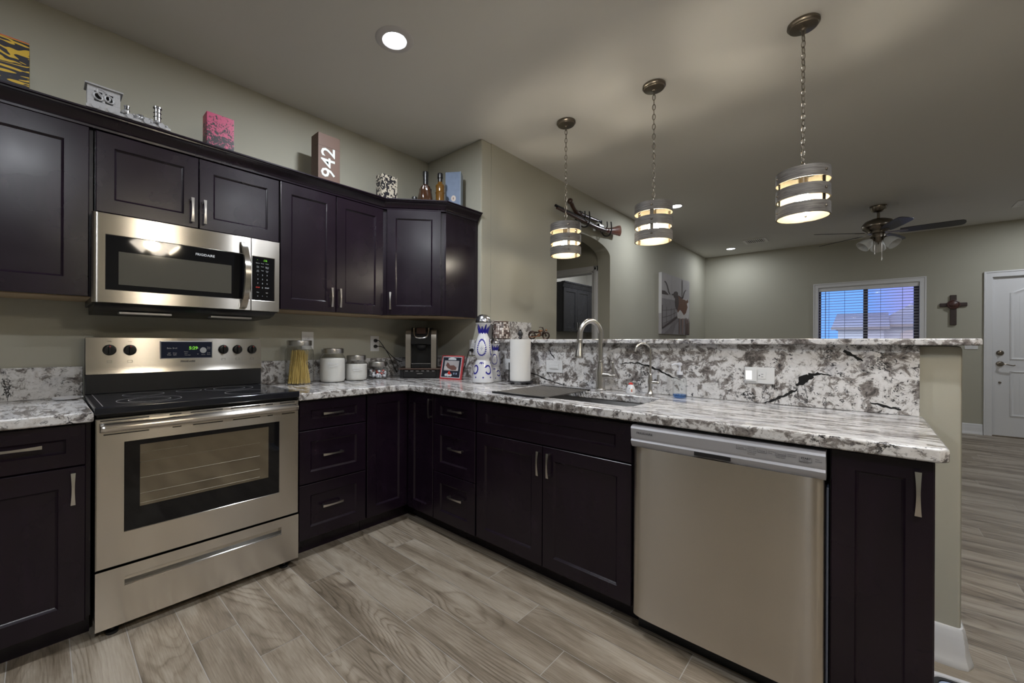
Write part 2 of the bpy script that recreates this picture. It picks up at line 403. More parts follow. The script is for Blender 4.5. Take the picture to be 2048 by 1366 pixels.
print_w = M('white_print', (.55, .57, .60), .5); print_k = M('dark_print', (.05, .05, .055), .5)
print_r = M('red_print', (.55, .03, .02), .5)
led_g = emis('green_display_digits', (.26, .80, .08), .42)
raw_wood = M('raw_plywood', (.34, .25, .15), .7, vary=.15, vscale=15)
def make_greywood():
    m, n, l, b = nt('weathered_grey_wood')
    g = n.new('ShaderNodeNewGeometry')
    f = node_noise(n, l, node_scale(n, l, g.outputs['Position'], (14, 14, 260)), 1.0, 5, .65, .4)
    l.new(node_ramp(n, l, f, [(.32, (.055, .048, .043)), (.50, (.110, .099, .090)), (.68, (.185, .170, .155))]), b.inputs['Base Color'])
    b.inputs['Roughness'].default_value = .6; return m
greywood = make_greywood()
cream = M('cream_lining', (.145, .118, .07), .6)
glass = make_glass('clear_glass', (.97, .98, .98), 1.5, 1.3, .9)
pane = make_glass('window_glass', (.95, .96, 1.0), 1.5, .12)
ceramic = M('white_glazed_ceramic', (.66, .66, .68), .15)
cobalt = M('cobalt_blue_glaze', (.022, .02, .26), .2)
paper = M('paper_towel', (.74, .73, .71), .9, bump=.3, bscale=300)
pasta_m = M('dry_spaghetti', (.60, .43, .13), .5); flour = M('flour', (.72, .70, .67), .9)
bulb_m = emis('lit_bulb', (1.0, .90, .74), 115.0)
can_lens = emis('lit_recessed_lens', (.90, .93, 1.0), 9.0)

# ------------------------------------------------------------------ the room shell
XA, YS, YF, XR, YB = .655, .02, 6.18, 6.3, -5.4          # arch wall, stub wall, far wall, right wall, back wall
def struct(o): return tag(o, kind='structure')

# floor: one slab of plank tiles over grout, each plank with its own grain
PW, PL = .1635, .905
fb = MB(); cl = fb.bm.loops.layers.color.new('plank')
def fquad(x0, x1, y0, y1, z, mi, c):
    f = fb.face([(x0, y0, z), (x1, y0, z), (x1, y1, z), (x0, y1, z)], mi)
    for lp in f.loops: lp[cl] = (*c, 1)
fquad(-2.2, XR, YB, YF, -.0012, 1, (0, 0, 0))
known = {0: 1.190, 1: 1.363, 2: .863, 3: 1.430, 4: 1.101, 5: .868, -1: .93, -2: 1.55}
rows0 = int((YB + 1.598) / PW) - 3
for r in range(rows0, 49):
    y0 = -1.7615 + r * PW; y1 = y0 + PW - .003
    if y1 < YB or y0 > YF: continue
    off = known.get(r, random.uniform(0, PL))
    k = math.floor((-2.2 - off) / PL)
    while off + k * PL < XR:
        x0 = off + k * PL; x1 = x0 + PL - .003
        fquad(max(x0, -2.2), min(x1, XR), max(y0, YB), min(y1, YF), 0, 0, (random.random(), random.random(), random.random()))
        k += 1
struct(fb.build('floor', [floor_m, grout], smooth=False, recalc=False))
b = MB(); b.box(-2.3, XR + .15, YB - .15, YF + .15, H, H + .12); struct(b.build('ceiling', ceil_m))
b = MB(); b.box(-.15, 0, YB, .14, 0, H); struct(b.build('wall_left', wall_m))
b = MB(); b.box(-.15, XR, YB - .15, YB, 0, H); struct(b.build('wall_back', wall_m))
b = MB(); b.box(XR, XR + .15, YB, YF, 0, H); struct(b.build('wall_right', wall_m))
b = MB(); b.box(0, XA, YS, .14, 0, H, .012); struct(b.build('wall_corner', wall_m))

# arch wall with the arched opening to the hall
Y0A, Y1A, ZS, RISE = 1.10, 2.243, 2.195, .155
b = MB(); T = .16
arc = [(Y1A - (Y1A - Y0A) * (1 - math.cos(PI * k / 28)) / 2, ZS + RISE * math.sin(PI * k / 28)) for k in range(29)]
fA = lambda a, c, d: (d, a, c)
b.prism([(.135, 0), (Y0A, 0), (Y0A, ZS), (Y0A, H), (.135, H)], fA, XA - T, XA)
b.prism([(Y1A, 0), (YF, 0), (YF, H), (Y1A, H), (Y1A, ZS)], fA, XA - T, XA)
for (a, c), (a2, c2) in zip(arc[:-1], arc[1:]):
    b.prism([(a, c), (a2, c2), (a2, H), (a, H)], fA, XA - T, XA)
bmesh.ops.remove_doubles(b.bm, verts=b.bm.verts[:], dist=1e-4)
struct(b.build('wall_arch', wall_m, sharp=20))

# hall behind the arch, its door opening and the laundry room seen through it
b = MB(); YH = 2.26
b.box(-2.2, -.55, YH, YH + .12, 0, H); b.box(.44, XA - T, YH, YH + .12, 0, H); b.box(-.55, .44, YH, YH + .12, 2.055, H)
struct(b.build('wall_hall', wall_m))
b = MB(); b.box(-2.3, -2.2, .14, 4.7, 0, H); struct(b.build('wall_hall_end', wall_m))
b = MB(); b.box(-.98, -.88, YH + .12, 4.6, 0, H); struct(b.build('wall_laundry', M('laundry_wall_paint', (.42, .40, .36), .75)))
b = MB(); b.box(-.98, XA - T, 4.5, 4.6, 0, H); struct(b.build('wall_laundry_end', M('laundry_end_paint', (.42, .40, .36), .75)))
b = MB(); b.box(-2.2, -.15, .04, .14, 0, H); struct(b.build('wall_hall_side', wall_m))
b = MB()
cp = lambda x0, x1, z0, z1: (b.box(x0, x1, YH - .018, YH, z0, z1, .004), b.box(x0 + .012, x1 - .02, YH - .026, YH - .012, z0 + .0, z1 - .012, .004))
cp(.44, .505, 0, 2.12); cp(-.62, -.55, 0, 2.12)
b.box(-.62, .505, YH - .018, YH, 2.055, 2.122, .004); b.box(-.6, .49, YH - .026, YH - .012, 2.07, 2.105, .004)
b.box(.42, .44, YH - .01, YH + .13, 0, 2.055); b.box(-.55, -.53, YH - .01, YH + .13, 0, 2.055); b.box(-.55, .44, YH - .01, YH + .13, 2.045, 2.06)
struct(b.build('trim_1', white_m))

# far wall with window and front door openings
WX0, WX1, WZ0, WZ1 = 2.293, 3.405, .86, 2.085
DX0, DX1, DZ1 = 4.045, 4.97, 2.078
b = MB()
for q in [(-.15, WX0, 0, H), (WX0, WX1, 0, WZ0), (WX0, WX1, WZ1, H), (WX1, DX0, 0, H), (DX0, DX1, DZ1, H), (DX1, XR, 0, H)]:
    b.box(q[0], q[1], YF, YF + .15, q[2], q[3])
struct(b.build('wall_far', wall_m, smooth=False))
# half-height wall behind the peninsula
XP = 3.11
b = MB(); b.box(XA, XP, 0, .135, 0, 1.186, .014); struct(b.build('wall_peninsula', wall_m))

def base_profile(bb, p0, p1, out):
    """moulded skirting between two floor points, standing out along `out`"""
    prof = [(0, 0), (.030, 0), (.032, .012), (.027, .024), (.020, .05), (.0185, .085), (.015, .092), (.0165, .10), (.013, .108), (.012, .125), (.006, .136), (0, .138)]
    p0, p1, out = Vector(p0), Vector(p1), Vector(out)
    bb.rings([[p + out * o + Vector((0, 0, z)) for o, z in prof] for p in (p0, p1)])
b = MB(); base_profile(b, (XA, YF, 0), (DX0 - .07, YF, 0), (0, -1, 0)); base_profile(b, (DX1 + .07, YF, 0), (XR, YF, 0), (0, -1, 0)); struct(b.build('baseboard_far', white_m))
b = MB(); base_profile(b, (XA, Y1A, 0), (XA, YF, 0), (1, 0, 0)); base_profile(b, (XA, .135, 0), (XA, Y0A, 0), (1, 0, 0)); struct(b.build('baseboard_arch', white_m))
b = MB()                                     # skirting wrapped round the end of the half wall
prof = [(0, 0), (.030, 0), (.032, .012), (.027, .024), (.020, .05), (.0185, .085), (.015, .092), (.0165, .10), (.013, .108), (.012, .125), (.006, .136), (0, .138)]
path = [((2.9, 0), (0, -1)), ((XP - .012, 0), (0, -1)), ((XP - .004, .003), (.6, -.8)), ((XP, .014), (1, 0)), ((XP, .121), (1, 0)), ((XP - .004, .132), (.6, .8)), ((XP - .014, .135), (0, 1)), ((XA, .135), (0, 1))]
b.rings([[(p[0] + q[0] * o, p[1] + q[1] * o, z) for o, z in prof] for p, q in path]); struct(b.build('baseboard_peninsula', white_m))

# ------------------------------------------------------------------ window, blind, front door
win = thing('window_1', 'white framed sliding window in the far wall', 'window', ((WX0 + WX1) / 2, YF, WZ0), kind='structure')
hw, hh = (WX1 - WX0) / 2, WZ1 - WZ0
b = MB()
for x0, x1, z0, z1 in ((-hw - .062, -hw + .004, -.06, hh + .062), (hw - .004, hw + .062, -.06, hh + .062), (-hw, hw, hh - .004, hh + .062), (-hw, hw, -.06, .004)):
    b.box(x0, x1, -.016, 0, z0, z1, .004)
for x0, x1, z0, z1 in ((-hw - .062, -hw - .045, -.06, hh + .062), (hw + .045, hw + .062, -.06, hh + .062), (-hw - .05, hw + .05, hh + .046, hh + .062)):
    b.box(x0, x1, -.022, -.004, z0, z1, .003)
b.build('casing', white_m, win)
b = MB()
for x0, x1, z0, z1 in ((-hw, -hw + .03, 0, hh), (hw - .055, hw, 0, hh), (-hw, hw, hh - .03, hh), (-hw, hw, 0, .04), (-.03, .022, 0, hh)):
    b.box(x0, x1, .075, .125, z0, z1, .003)
b.build('sash_frame', M('dark_bronze_frame', (.10, .10, .115), .5), win)
b = MB(); b.face([(-hw, .1, 0), (hw, .1, 0), (hw, .1, hh), (-hw, .1, hh)]); b.build('glass_pane', pane, win)
b = MB(); b.face([(.022, .118, .04), (hw - .05, .118, .04), (hw - .05, .118, hh - .03), (.022, .118, hh - .03)]); b.build('insect_screen', make_glass('insect_screen_mesh', (.90, .84, .86), 1.02, 0.2), win)
b = MB()
for x0, x1, z0, z1 in ((-hw - .0, -hw + .003, 0, hh), (hw - .003, hw, 0, hh), (-hw, hw, hh - .003, hh), (-hw, hw, 0, .003)): b.box(x0, x1, 0, .075, z0, z1)
b.build('reveal', white_m, win)

bl = thing('window_blind', 'white horizontal slatted blind lowered with open slats in the far window', 'blind', ((WX0 + WX1) / 2, YF + .035, WZ0 + .02))
b = MB(); b.box(-hw + .006, hw - .006, -.034, .03, hh - .085, hh - .024, .003); b.build('headrail', white_m, bl)
b = MB(); z = hh - .115
while z > .05:
    b.rings([[(x, -.024, z - .004), (x, 0, z + .0015), (x, .024, z - .003), (x, .024, z - .0005), (x, 0, z + .004), (x, -.024, z - .0015)] for x in (-hw + .01, hw - .01)]); z -= .0422
b.build('slats', M('blind_slat_white', (.60, .57, .58), .5), bl)
b = MB()
for x in (-hw + .13, -.24, .16, hw - .17):
    for dy in (-.026, .026): b.cyl((x, dy, .04), (x, dy, hh - .09), .0012, seg=6)
b.cyl((-hw + .09, -.036, .1), (-hw + .09, -.036, hh - .09), .004, seg=8)
b.build('cords', M('blind_cord', (.16, .15, .15), .7), bl)
b = MB(); b.box(-hw + .01, hw - .01, -.025, .025, .0, .018, .003); b.build('bottom_rail', white_m, bl)

door = thing('door_1', 'white two panel front door with arched upper panel', 'door', (DX0, YF, 0), kind='structure')
dw = DX1 - DX0
b = MB()
for x0, x1, z0, z1 in ((-.065, .008, 0, DZ1 + .07), (dw - .008, dw + .065, 0, DZ1 + .07), (0, dw, DZ1 - .006, DZ1 + .07)):
    b.box(x0, x1, -.016, 0, z0, z1, .004)
for x0, x1, z0, z1 in ((-.065, -.045, 0, DZ1 + .07), (dw + .045, dw + .065, 0, DZ1 + .07), (-.05, dw + .05, DZ1 + .052, DZ1 + .07)): b.box(x0, x1, -.023, -.004, z0, z1, .004)
b.box(0, .015, 0, .05, 0, DZ1); b.box(dw - .015, dw, 0, .05, 0, DZ1); b.box(0, dw, 0, .05, DZ1 - .015, DZ1)
b.build('casing', white_m, door)
b = MB(); b.box(.0, dw, -.004, .14, 0, .014, .003); b.build('threshold', nickel_d, door)
b = MB(); x0, x1 = .155, dw - .155
b.box(.016, dw - .016, .022, .06, .012, DZ1 - .016)
def panel(z0, z1, arch):
    up = [(x0, z0), (x1, z0), (x1, z1)] + [(x1 - (x1 - x0) * k / 16, z1 + arch * math.sin(PI * k / 16)) for k in range(1, 16)] + [(x0, z1)]
    cx, cz = (x0 + x1) / 2, (z0 + z1) / 2
    sh = lambda d: [(cx + (a - cx) * (1 - d / (x1 - cx)), cz + (c - cz) * (1 - d / (z1 - cz))) for a, c in up]
    b.rings([[(a, y, c) for a, c in sh(d)] for d, y in ((0, .022), (.0, .016), (.012, .012), (.024, .020), (.04, .0215), (.055, .017))], cap0=False)
    k = x0 + .075
    while k < x1 - .06:
        b.box(k, k + .004, .0155, .0175, z0 + .07, z1 - .05, .0008); k += .055
panel(1.0, 1.86, .10); panel(.27, .855, 0)
b.build('door_leaf', white_m, door)
b = MB(); b.lathe([(.033, 0), (.033, .008), (.026, .014), (.02, .02), (.012, .022)], (.075, .022, 1.085), (0, -1, 0)); b.box(.073, .077, -.012, .004, 1.07, 1.10, .001); b.build('deadbolt', nickel_d, door)
b = MB(); b.lathe([(.034, 0), (.034, .006), (.028, .014), (.012, .018), (.011, .05)], (.075, .022, .943), (0, -1, 0))
b.tube(smoothpath([(.075, -.026, .943), (.11, -.034, .94), (.15, -.032, .93), (.175, -.03, .925), (.19, -.028, .932)], 5), .0065); b.build('lever_handle', nickel_d, door)
b = MB(); b.lathe([(.014, 0), (.012, .008), (.004, .014)], (.075, .022, .70), (0, -1, 0)); b.build('door_stop_pin', nickel_d, door)

# the street outside: ground, and the neighbour's house seen through the blind
b = MB(); b.box(-25, 40, YF + .16, 60, -.35, -.3); tag(b.build('ground_outside', M('gravel_yard', (.28, .25, .22), .9, vary=.2, vscale=3)), kind='structure')
house = thing('neighbour_house', 'pale stucco house with grey tiled roofs outside the far window', 'house', (4.0, 26, -.3))
stucco = M('stucco', (.62, .63, .64), .9); dk = M('shaded_glass', (.06, .07, .09), .2); roof = make_roof()
b = MB(); b.box(-2.2, -.5, 0, 6, 0, 2.32); b.box(-.5, 6, .6, 8, 0, 2.45); b.build('wall', stucco, house)
b = MB(); b.rings([[(-2.45, -.3, 2.32), (-.3, -.3, 2.32), (-.3, 6.3, 2.32), (-2.45, 6.3, 2.32)], [(-2.3, 1.6, 3.15), (-.3, 1.6, 3.15), (-.3, 4.4, 3.15), (-2.3, 4.4, 3.15)]]); b.build('lower_roof', roof, house)
b = MB(); b.rings([[(-1.0, .25, 2.42), (6.4, .25, 2.42), (6.4, 8.3, 2.42), (-1.0, 8.3, 2.42)], [(.55, 3.2, 3.6), (4.6, 3.2, 3.6), (4.6, 5.3, 3.6), (.55, 5.3, 3.6)]]); b.build('main_roof', roof, house)
b = MB(); b.box(-2.47, -.3, -.34, -.26, 2.22, 2.36); b.box(-.6, 6.4, .2, .28, 2.34, 2.46); b.build('fascia', M('fascia_board', (.30, .27, .25), .8), house)
b = MB(); b.prism([(.1, 0), (2.4, 0), (2.4, 2.0)] + [(1.25 + 1.15 * math.cos(PI * k / 12), 2.0 + .3 * math.sin(PI * k / 12)) for k in range(1, 12)] + [(.1, 2.0)], lambda a, c, d: (a, d, c), .55, .6); b.build('arched_entry', M('entry_shade', (.62, .56, .52), .9), house)
for x in (-1.75, -1.0):
    b = MB(); b.box(x, x + .42, -.02, .01, .7, 1.75); b.build('window', dk, house)

# ------------------------------------------------------------------ cabinets (local axes: x to the right, y into the cabinet, z up)
def shaker(name, x0, x1, z0, z1, parent, rail=.062, th=.02, flat=False, mat=None):
    b = MB(); L = [(x0, x1, z0, z1, th), (x0, x1, z0, z1, .0025), (x0 + .0025, x1 - .0025, z0 + .0025, z1 - .0025, 0)]
    if not flat:
        r = min(rail, (z1 - z0) * .33)
        L += [(x0 + rail, x1 - rail, z0 + r, z1 - r, 0), (x0 + rail + .004, x1 - rail - .004, z0 + r + .004, z1 - r - .004, .005), (x0 + rail + .009, x1 - rail - .009, z0 + r + .009, z1 - r - .009, .0085)]
    b.plate(L); return b.build(name, mat or espresso, parent, sharp=20)
def handle(parent, cx, cz, vert, L=.122, mat=None, flare=1.0):
    """flared bow pull standing off the front"""
    b = MB(); R = []
    for k in range(13):
        t = -1 + 2 * k / 12
        wd = (.0042 + .0026 * abs(t) ** 1.6 * flare); off = -.026 + .006 * t * t; th = .0032
        p = t * L / 2
        q = [(-wd, -th), (wd, -th), (wd * .9, th), (-wd * .9, th)]
        R.append([((cx + a, off + d, cz + p) if vert else (cx + p, off + d, cz + a)) for a, d in q])
    b.rings(R)
    for s in (-1, 1):
        p = s * (L / 2 - .008)
        c = (cx, -.0105, cz + p) if vert else (cx + p, -.0105, cz)
        b.obox(c, (.0045, 0, 0), (0, .0115, 0), (0, 0, .0045))
    return b.build('handle', mat or nickel, parent, sharp=50)
def carcass(parent, x0, x1, z0, z1, y1, y0=.021, toe=None):
    b = MB(); b.box(x0, x1, y0, y1, z0, z1, .0015); b.build('body', espresso, parent)
    if toe:
        b = MB(); b.box(x0, x1, toe, y1, 0, z0); b.build('toe_kick', espresso, parent)
R90 = PI / 2
UH = 'dark upper kitchen cabinets'
# --- uppers along the stove wall; origin at floor level under the left end of each unit
XU = .348
def upper(label, y0, y1, z0, z1, rz=R90, deep=.325):
    t = thing('wall_cabinet', label, 'cabinet', (XU, y0, z0), R90, UH)
    carcass(t, 0, y1 - y0, 0, 2.197 - z0, deep + .02)
    b = MB(); b.box(.003, y1 - y0 - .003, .024, deep + .02, -.004, .0); b.build('underside', raw_wood, t)
    return t
t = upper('dark upper cabinet at the left edge, left of the microwave', -2.71, -2.176, 1.386, 2.13)
d = shaker('door', .003, .519, 0, .747, t, rail=.078); handle(d, .04, .07, True)
t = upper('short two-door dark cabinet directly above the microwave', -2.173, -1.381, 1.768, 2.13)
d = shaker('door', .004, .391, 0, .36, t); handle(d, .362, .086, True)
d = shaker('door', .395, .788, 0, .36, t); handle(d, .416, .086, True)
t = upper('tall two-door dark upper cabinet right of the microwave', -1.379, -.668, 1.381, 2.13)
d = shaker('door', .004, .350, 0, .750, t); handle(d, .316, .092, True)
d = shaker('door', .354, .708, 0, .750, t); handle(d, .374, .092, True)
# corner unit: five-sided body, diagonal door
cc = thing('corner_cabinet', 'diagonal dark upper cabinet in the corner above the coffee maker', 'cabinet', (XU, -.655, 1.381), math.atan2(.325, .272), UH)
ang = math.atan2(.325, .272); ca, sa = math.cos(ang), math.sin(ang)
def loc2(X, Y): dx, dy = X - XU, Y + .655; return (dx * ca + dy * sa, -dx * sa + dy * ca)
dl = math.hypot(.325, .272)
b = MB(); b.prism([loc2(.005, -.664), loc2(XU - .018, -.664), loc2(XU - .004, -.645), loc2(.612, -.322), loc2(.62, -.318), loc2(.62, YS - .002), loc2(.005, YS - .002)], lambda a, c, d: (a, c, d), 0, .816)
b.build('body', espresso, cc, sharp=15)
b = MB(); b.prism([loc2(.01, -.655), loc2(XU - .03, -.655), loc2(.60, -.31), loc2(.60, 0), loc2(.01, 0)], lambda a, c, d: (a, c, d), -.004, 0); b.build('underside', raw_wood, cc)
d = shaker('door', .012, dl - .028, .002, .752, cc); d.location.y = -.016; handle(d, .04, .10, True)

# crown moulding swept along the top of all uppers
def sweep(bb, path, prof):
    P = [Vector(p) for p in path]; out = []
    for i, p in enumerate(P):
        N = []
        for a, c in ((i - 1, i), (i, i + 1)):
            if 0 <= a and c < len(P):
                dd = (P[c] - P[a]).normalized(); N.append(Vector((dd.y, -dd.x)))
        m = N[0] if len(N) == 1 else (N[0] + N[1]) / (1 + N[0].dot(N[1]))
        out.append([(p.x + m.x * o, p.y + m.y * o, z) for o, z in prof])
    bb.rings(out)
b = MB(); sweep(b, [(.345, -2.72), (.345, -.664), (.6185, -.336), (.6185, YS - .003)],
    [(.003, 2.134), (.006, 2.134), (.007, 2.143), (.012, 2.147), (.016, 2.156), (.026, 2.170), (.038, 2.180), (.046, 2.184), (.047, 2.190), (.055, 2.192), (.055, 2.199), (.003, 2.199)])
tag(b.build('crown_moulding', espresso, sharp=25), 'dark crown moulding running along the tops of the upper cabinets', 'moulding')

# --- base units
LOWER = 'dark base kitchen cabinets'
def base(label, loc, rz, wdt, y1=.6, z0=.095, y0=.021):
    t = thing('base_cabinet', label, 'cabinet', loc, rz, LOWER); carcass(t, 0, wdt, z0, .868, y1, toe=.085, y0=y0); return t
XB, YP = .62, -.655
t = base('dark base cabinet with drawer at the left edge, left of the stove', (XB, -2.72, 0), R90, .524)
d = shaker('drawer_front', .004, .508, .704, .864, t, rail=.055); handle(d, .315, .795, False, .15)
d = shaker('door', .004, .508, .092, .699, t, rail=.075); handle(d, .472, .62, True)
t = base('dark three-drawer base cabinet right of the stove', (XB, -1.386, 0), R90, .423)
for z0, z1, hz in ((.704, .864, .787), (.408, .699, .556), (.104, .403, .268)):
    d = shaker('drawer_front', .010, .416, z0, z1, t); handle(d, .197, hz, False)
# inside-corner unit: L-shaped body, two doors that meet in the corner
t = thing('corner_base_cabinet', 'dark base cabinet in the inside corner with two doors meeting', 'cabinet', (XB, YP, 0), 0, LOWER)
b = MB(); b.prism([(-.6, -.305), (-.021, -.305), (-.021, .021), (.26, .021), (.26, .65), (-.6, .65)], lambda a, c, d: (a, c, d), .095, .868); b.build('body', espresso, t, sharp=15)
b = MB(); b.prism([(-.6, -.305), (-.085, -.305), (-.085, .085), (.26, .085), (.26, .65), (-.6, .65)], lambda a, c, d: (a, c, d), 0, .095); b.build('toe_kick', espresso, t, sharp=15)
d = shaker('door', .003, .259, .095, .858, t); handle(d, .245 - .004, .775, True)
d = shaker('door', -.304, -.003, .104, .866, t); d.rotation_euler = (0, 0, R90)
t = base('narrow dark three-drawer cabinet left of the sink cabinet', (.882, YP, 0), 0, .366)
for z0, z1, hz in ((.687, .856, .783), (.392, .684, .556), (.094, .389, .268)):
    d = shaker('drawer_front', .003, .362, z0, z1, t); handle(d, .213, hz, False)
# sink cabinet is open on top for the basin: body of side panels, floor and a front rail
t = thing('sink_base_cabinet', 'dark two-door sink cabinet with wide false drawer front', 'cabinet', (1.25, YP, 0), 0, LOWER)
b = MB(); b.box(0, .018, .021, .6, .095, .868); b.box(.878, .896, .021, .6, .095, .868); b.box(.018, .878, .021, .6, .095, .115); b.box(.018, .878, .58, .6, .115, .868); b.box(.018, .878, .021, .04, .115, .868); b.build('body', espresso, t)
b = MB(); b.box(0, .896, .085, .6, 0, .095); b.build('toe_kick', espresso, t)
shaker('false_drawer_front', .005, .893, .690, .855, t, rail=.07)
d = shaker('door', .005, .447, .096, .685, t); handle(d, .434, .60, True, .118)
d = shaker('door', .451, .893, .096, .685, t); handle(d, .492, .60, True, .118)
t = base('narrow dark pull-out cabinet at the peninsula end, right of the dishwasher', (2.768, YP, 0), 0, .222)
d = shaker('door', .003, .219, .098, .866, t, rail=.055); handle(d, .187, .777, True, .122)

# ------------------------------------------------------------------ worktops and granite
ZC, ZCB = .9115, .871
def rounded_strip(poly): return poly
def slab(name, poly, z0, z1, label, cat, bev=.008, hole=None, loc=(0, 0, 0)):
    b = MB()
    if hole is None: b.prism(poly, lambda a, c, d: (a, c, d), z0, z1)
    else:
        n = len(hole)
        # outline and hole bridged with a grid fill of the top and the bottom
        vo = [b.bm.verts.new((x, y, z1)) for x, y in poly]; vh = [b.bm.verts.new((x, y, z1)) for x, y in hole]
        eo = [b.bm.edges.new((vo[i], vo[(i + 1) % len(vo)])) for i in range(len(vo))]; eh = [b.bm.edges.new((vh[i], vh[(i + 1) % n])) for i in range(n)]
        r = bmesh.ops.triangle_fill(b.bm, edges=eo + eh, use_beauty=True)
        fs = [f for f in r['geom'] if isinstance(f, bmesh.types.BMFace)]
        e = bmesh.ops.extrude_face_region(b.bm, geom=fs)
        bmesh.ops.translate(b.bm, verts=[v for v in e['geom'] if isinstance(v, bmesh.types.BMVert)], vec=(0, 0, z0 - z1))
    bmesh.ops.recalc_face_normals(b.bm, faces=b.bm.faces[:])
    if bev:
        E = [e for e in b.bm.edges if len(e.link_faces) == 2 and e.calc_face_angle(0) > .5 and abs(e.verts[0].co.z - e.verts[1].co.z) < 1e-5]
        bmesh.ops.bevel(b.bm, geom=E, offset=bev, segments=3, profile=.5, affect='EDGES')
    o = b.build(name, granite, loc=loc, sharp=40)
    return tag(o, label, cat)
slab('countertop', [(0, -2.72), (.652, -2.72), (.652, -2.192), (0, -2.192)], ZCB, ZC, 'short granite countertop at the left edge, left of the stove', 'countertop')
SX0, SX1, SY0, SY1 = 1.30, 2.10, -.565, -.175
rc = .035
hole = []
for cx, cy, a0 in ((SX1 - rc, SY1 - rc, 0), (SX0 + rc, SY1 - rc, 90), (SX0 + rc, SY0 + rc, 180), (SX1 - rc, SY0 + rc, 270)):
    hole += [(cx + rc * math.cos(math.radians(a0 + k * 22.5)), cy + rc * math.sin(math.radians(a0 + k * 22.5))) for k in range(5)]
XCE = 3.013
slab('countertop', [(0, -1.392), (.652, -1.392), (.652, -.72), (.662, -.695), (.69, -.6885), (XCE - .02, -.6885), (XCE, -.668), (XCE, -.001), (0, -.001)], ZCB, ZC,
     'long L-shaped granite countertop from the stove past the sink', 'countertop', hole=hole)
def veins(bb, f, strokes):
    """dark mineral veins: irregular flat patches hugging the polished face"""
    for pts in strokes:
        L, R_ = [], []
        for i, (a, c, wd) in enumerate(pts):
            j = min(i + 1, len(pts) - 1); k = max(i - 1, 0)
            t_ = Vector((pts[j][0] - pts[k][0], pts[j][1] - pts[k][1])).normalized(); nn = Vector((-t_.y, t_.x))
            wob = 1 + random.uniform(-.35, .35)
            L.append((a + nn.x * wd * wob, c + nn.y * wd * wob)); R_.append((a - nn.x * wd, c - nn.y * wd))
        for i in range(len(pts) - 1):
            bb.face([f(*L[i]), f(*L[i + 1]), f(*R_[i + 1]), f(*R_[i])], 1)
vein_m = M('black_vein', (.012, .012, .013), .15)
b = MB(); b.box(XA, 3.0, -.02, -.0005, ZC + .0008, 1.187, .002)
def dense(pts, n=5):
    o = []
    for (a, c, w0), (a2, c2, w1) in zip(pts[:-1], pts[1:]):
        for k in range(n):
            t = k / n; o.append((a + (a2 - a) * t + random.uniform(-.003, .003), c + (c2 - c) * t + random.uniform(-.003, .003), (w0 + (w1 - w0) * t) * random.uniform(.6, 1.3)))
    o.append(pts[-1]); return o
veins(b, lambda a, c: (a, -.0204, c), [
    dense([(2.505, .915, .003), (2.53, .925, .004), (2.56, .942, .006), (2.60, .968, .006), (2.625, .985, .004)]),
    dense([(2.625, 1.0, .004), (2.645, 1.03, .015), (2.675, 1.052, .011), (2.71, 1.062, .004), (2.745, 1.056, .001)]),
    dense([(1.80, 1.066, .001), (1.86, 1.078, .003), (1.92, 1.075, .003), (1.98, 1.058, .005), (2.04, 1.035, .004), (2.085, 1.012, .004), (2.14, .995, .001)]),
    dense([(1.30, 1.16, .001), (1.33, 1.12, .004), (1.355, 1.085, .003)]),
    dense([(1.10, 1.0, .002), (1.2, .975, .003), (1.30, .945, .004), (1.38, .925, .003), (1.45, .918, .001)]),
    dense([(2.86, .955, .002), (2.90, .943, .005), (2.95, .932, .003)]),
    dense([(2.78, 1.16, .008), (2.815, 1.14, .006), (2.84, 1.12, .002)], 4)])
tag(b.build('granite_splashback', [granite, vein_m], smooth=False, recalc=False), 'tall granite panel behind the sink, below the raised bar top', 'splashback')
slab('bar_top', [(XA + .001, -.06), (3.13, -.06), (3.151, -.04), (3.151, .40), (XA + .001, .40)], 1.1865, 1.2125, 'narrow raised granite bar top on the half wall', 'bar top', bev=.006)
b = MB(); b.box(.0005, .02, -2.72, -2.192, ZC + .0005, 1.062, .002)
tag(b.build('granite_splashback', granite), 'low granite strip on the wall left of the stove', 'splashback')
b = MB(); b.box(.0005, .02, -1.392, .0, ZC + .0005, 1.062, .002)
tag(b.build('granite_splashback', granite), 'low granite strip on the wall behind the glass jars', 'splashback')
b = MB(); b.box(.0205, XA - .001, 0, .0195, ZC + .0005, 1.076, .002)
tag(b.build('granite_splashback', granite), 'low granite strip on the corner wall behind the picture frame', 'splashback')
b = MB(); b.box(XA + .0005, XA + .02, .022, .66, 1.213, 1.366, .002)
tag(b.build('granite_splashback', granite), 'small granite upstand above the bar behind the mosaic candle holder', 'splashback')

# ------------------------------------------------------------------ electric range
XD, ZD, YD = (1, 0, 0), (0, 0, 1), (0, 1, 0)
rg = thing('electric_range', 'stainless steel electric range with black glass cooktop and oven window', 'stove', (.655, -2.1865, 0), R90)
RW = .792
b = MB(); b.box(.003, RW - .003, .032, .60, .05, .893, .002); b.build('body', black, rg)
b = MB()                                                                     # oven door: steel frame round the window
wx0, wx1, wz0, wz1 = .0855, .694, .4115, .7795
b.plate([(0, RW, .2815, .880, .03), (0, RW, .2815, .880, .004), (.004, RW - .004, .2855, .876, 0), (wx0, wx1, wz0, wz1, 0), (wx0 + .003, wx1 - .003, wz0 + .003, wz1 - .003, .005)])
od = b.build('oven_door', steel_y, rg, sharp=20)
b = MB(); b.box(wx0 + .002, wx1 - .002, .003, .008, wz0 + .002, wz1 - .002); b.build('oven_window', blackglass, od)
b = MB(); b.box(.136, .641, .0022, .004, .503, .759); b.build('inner_pane', ovenglass, od)
rk = MB()
for z in (.725, .685, .62, .555, .515): rk.cyl((.137, .0018, z), (.60 if z != .725 else .30, .0018, z), .0009, seg=6)
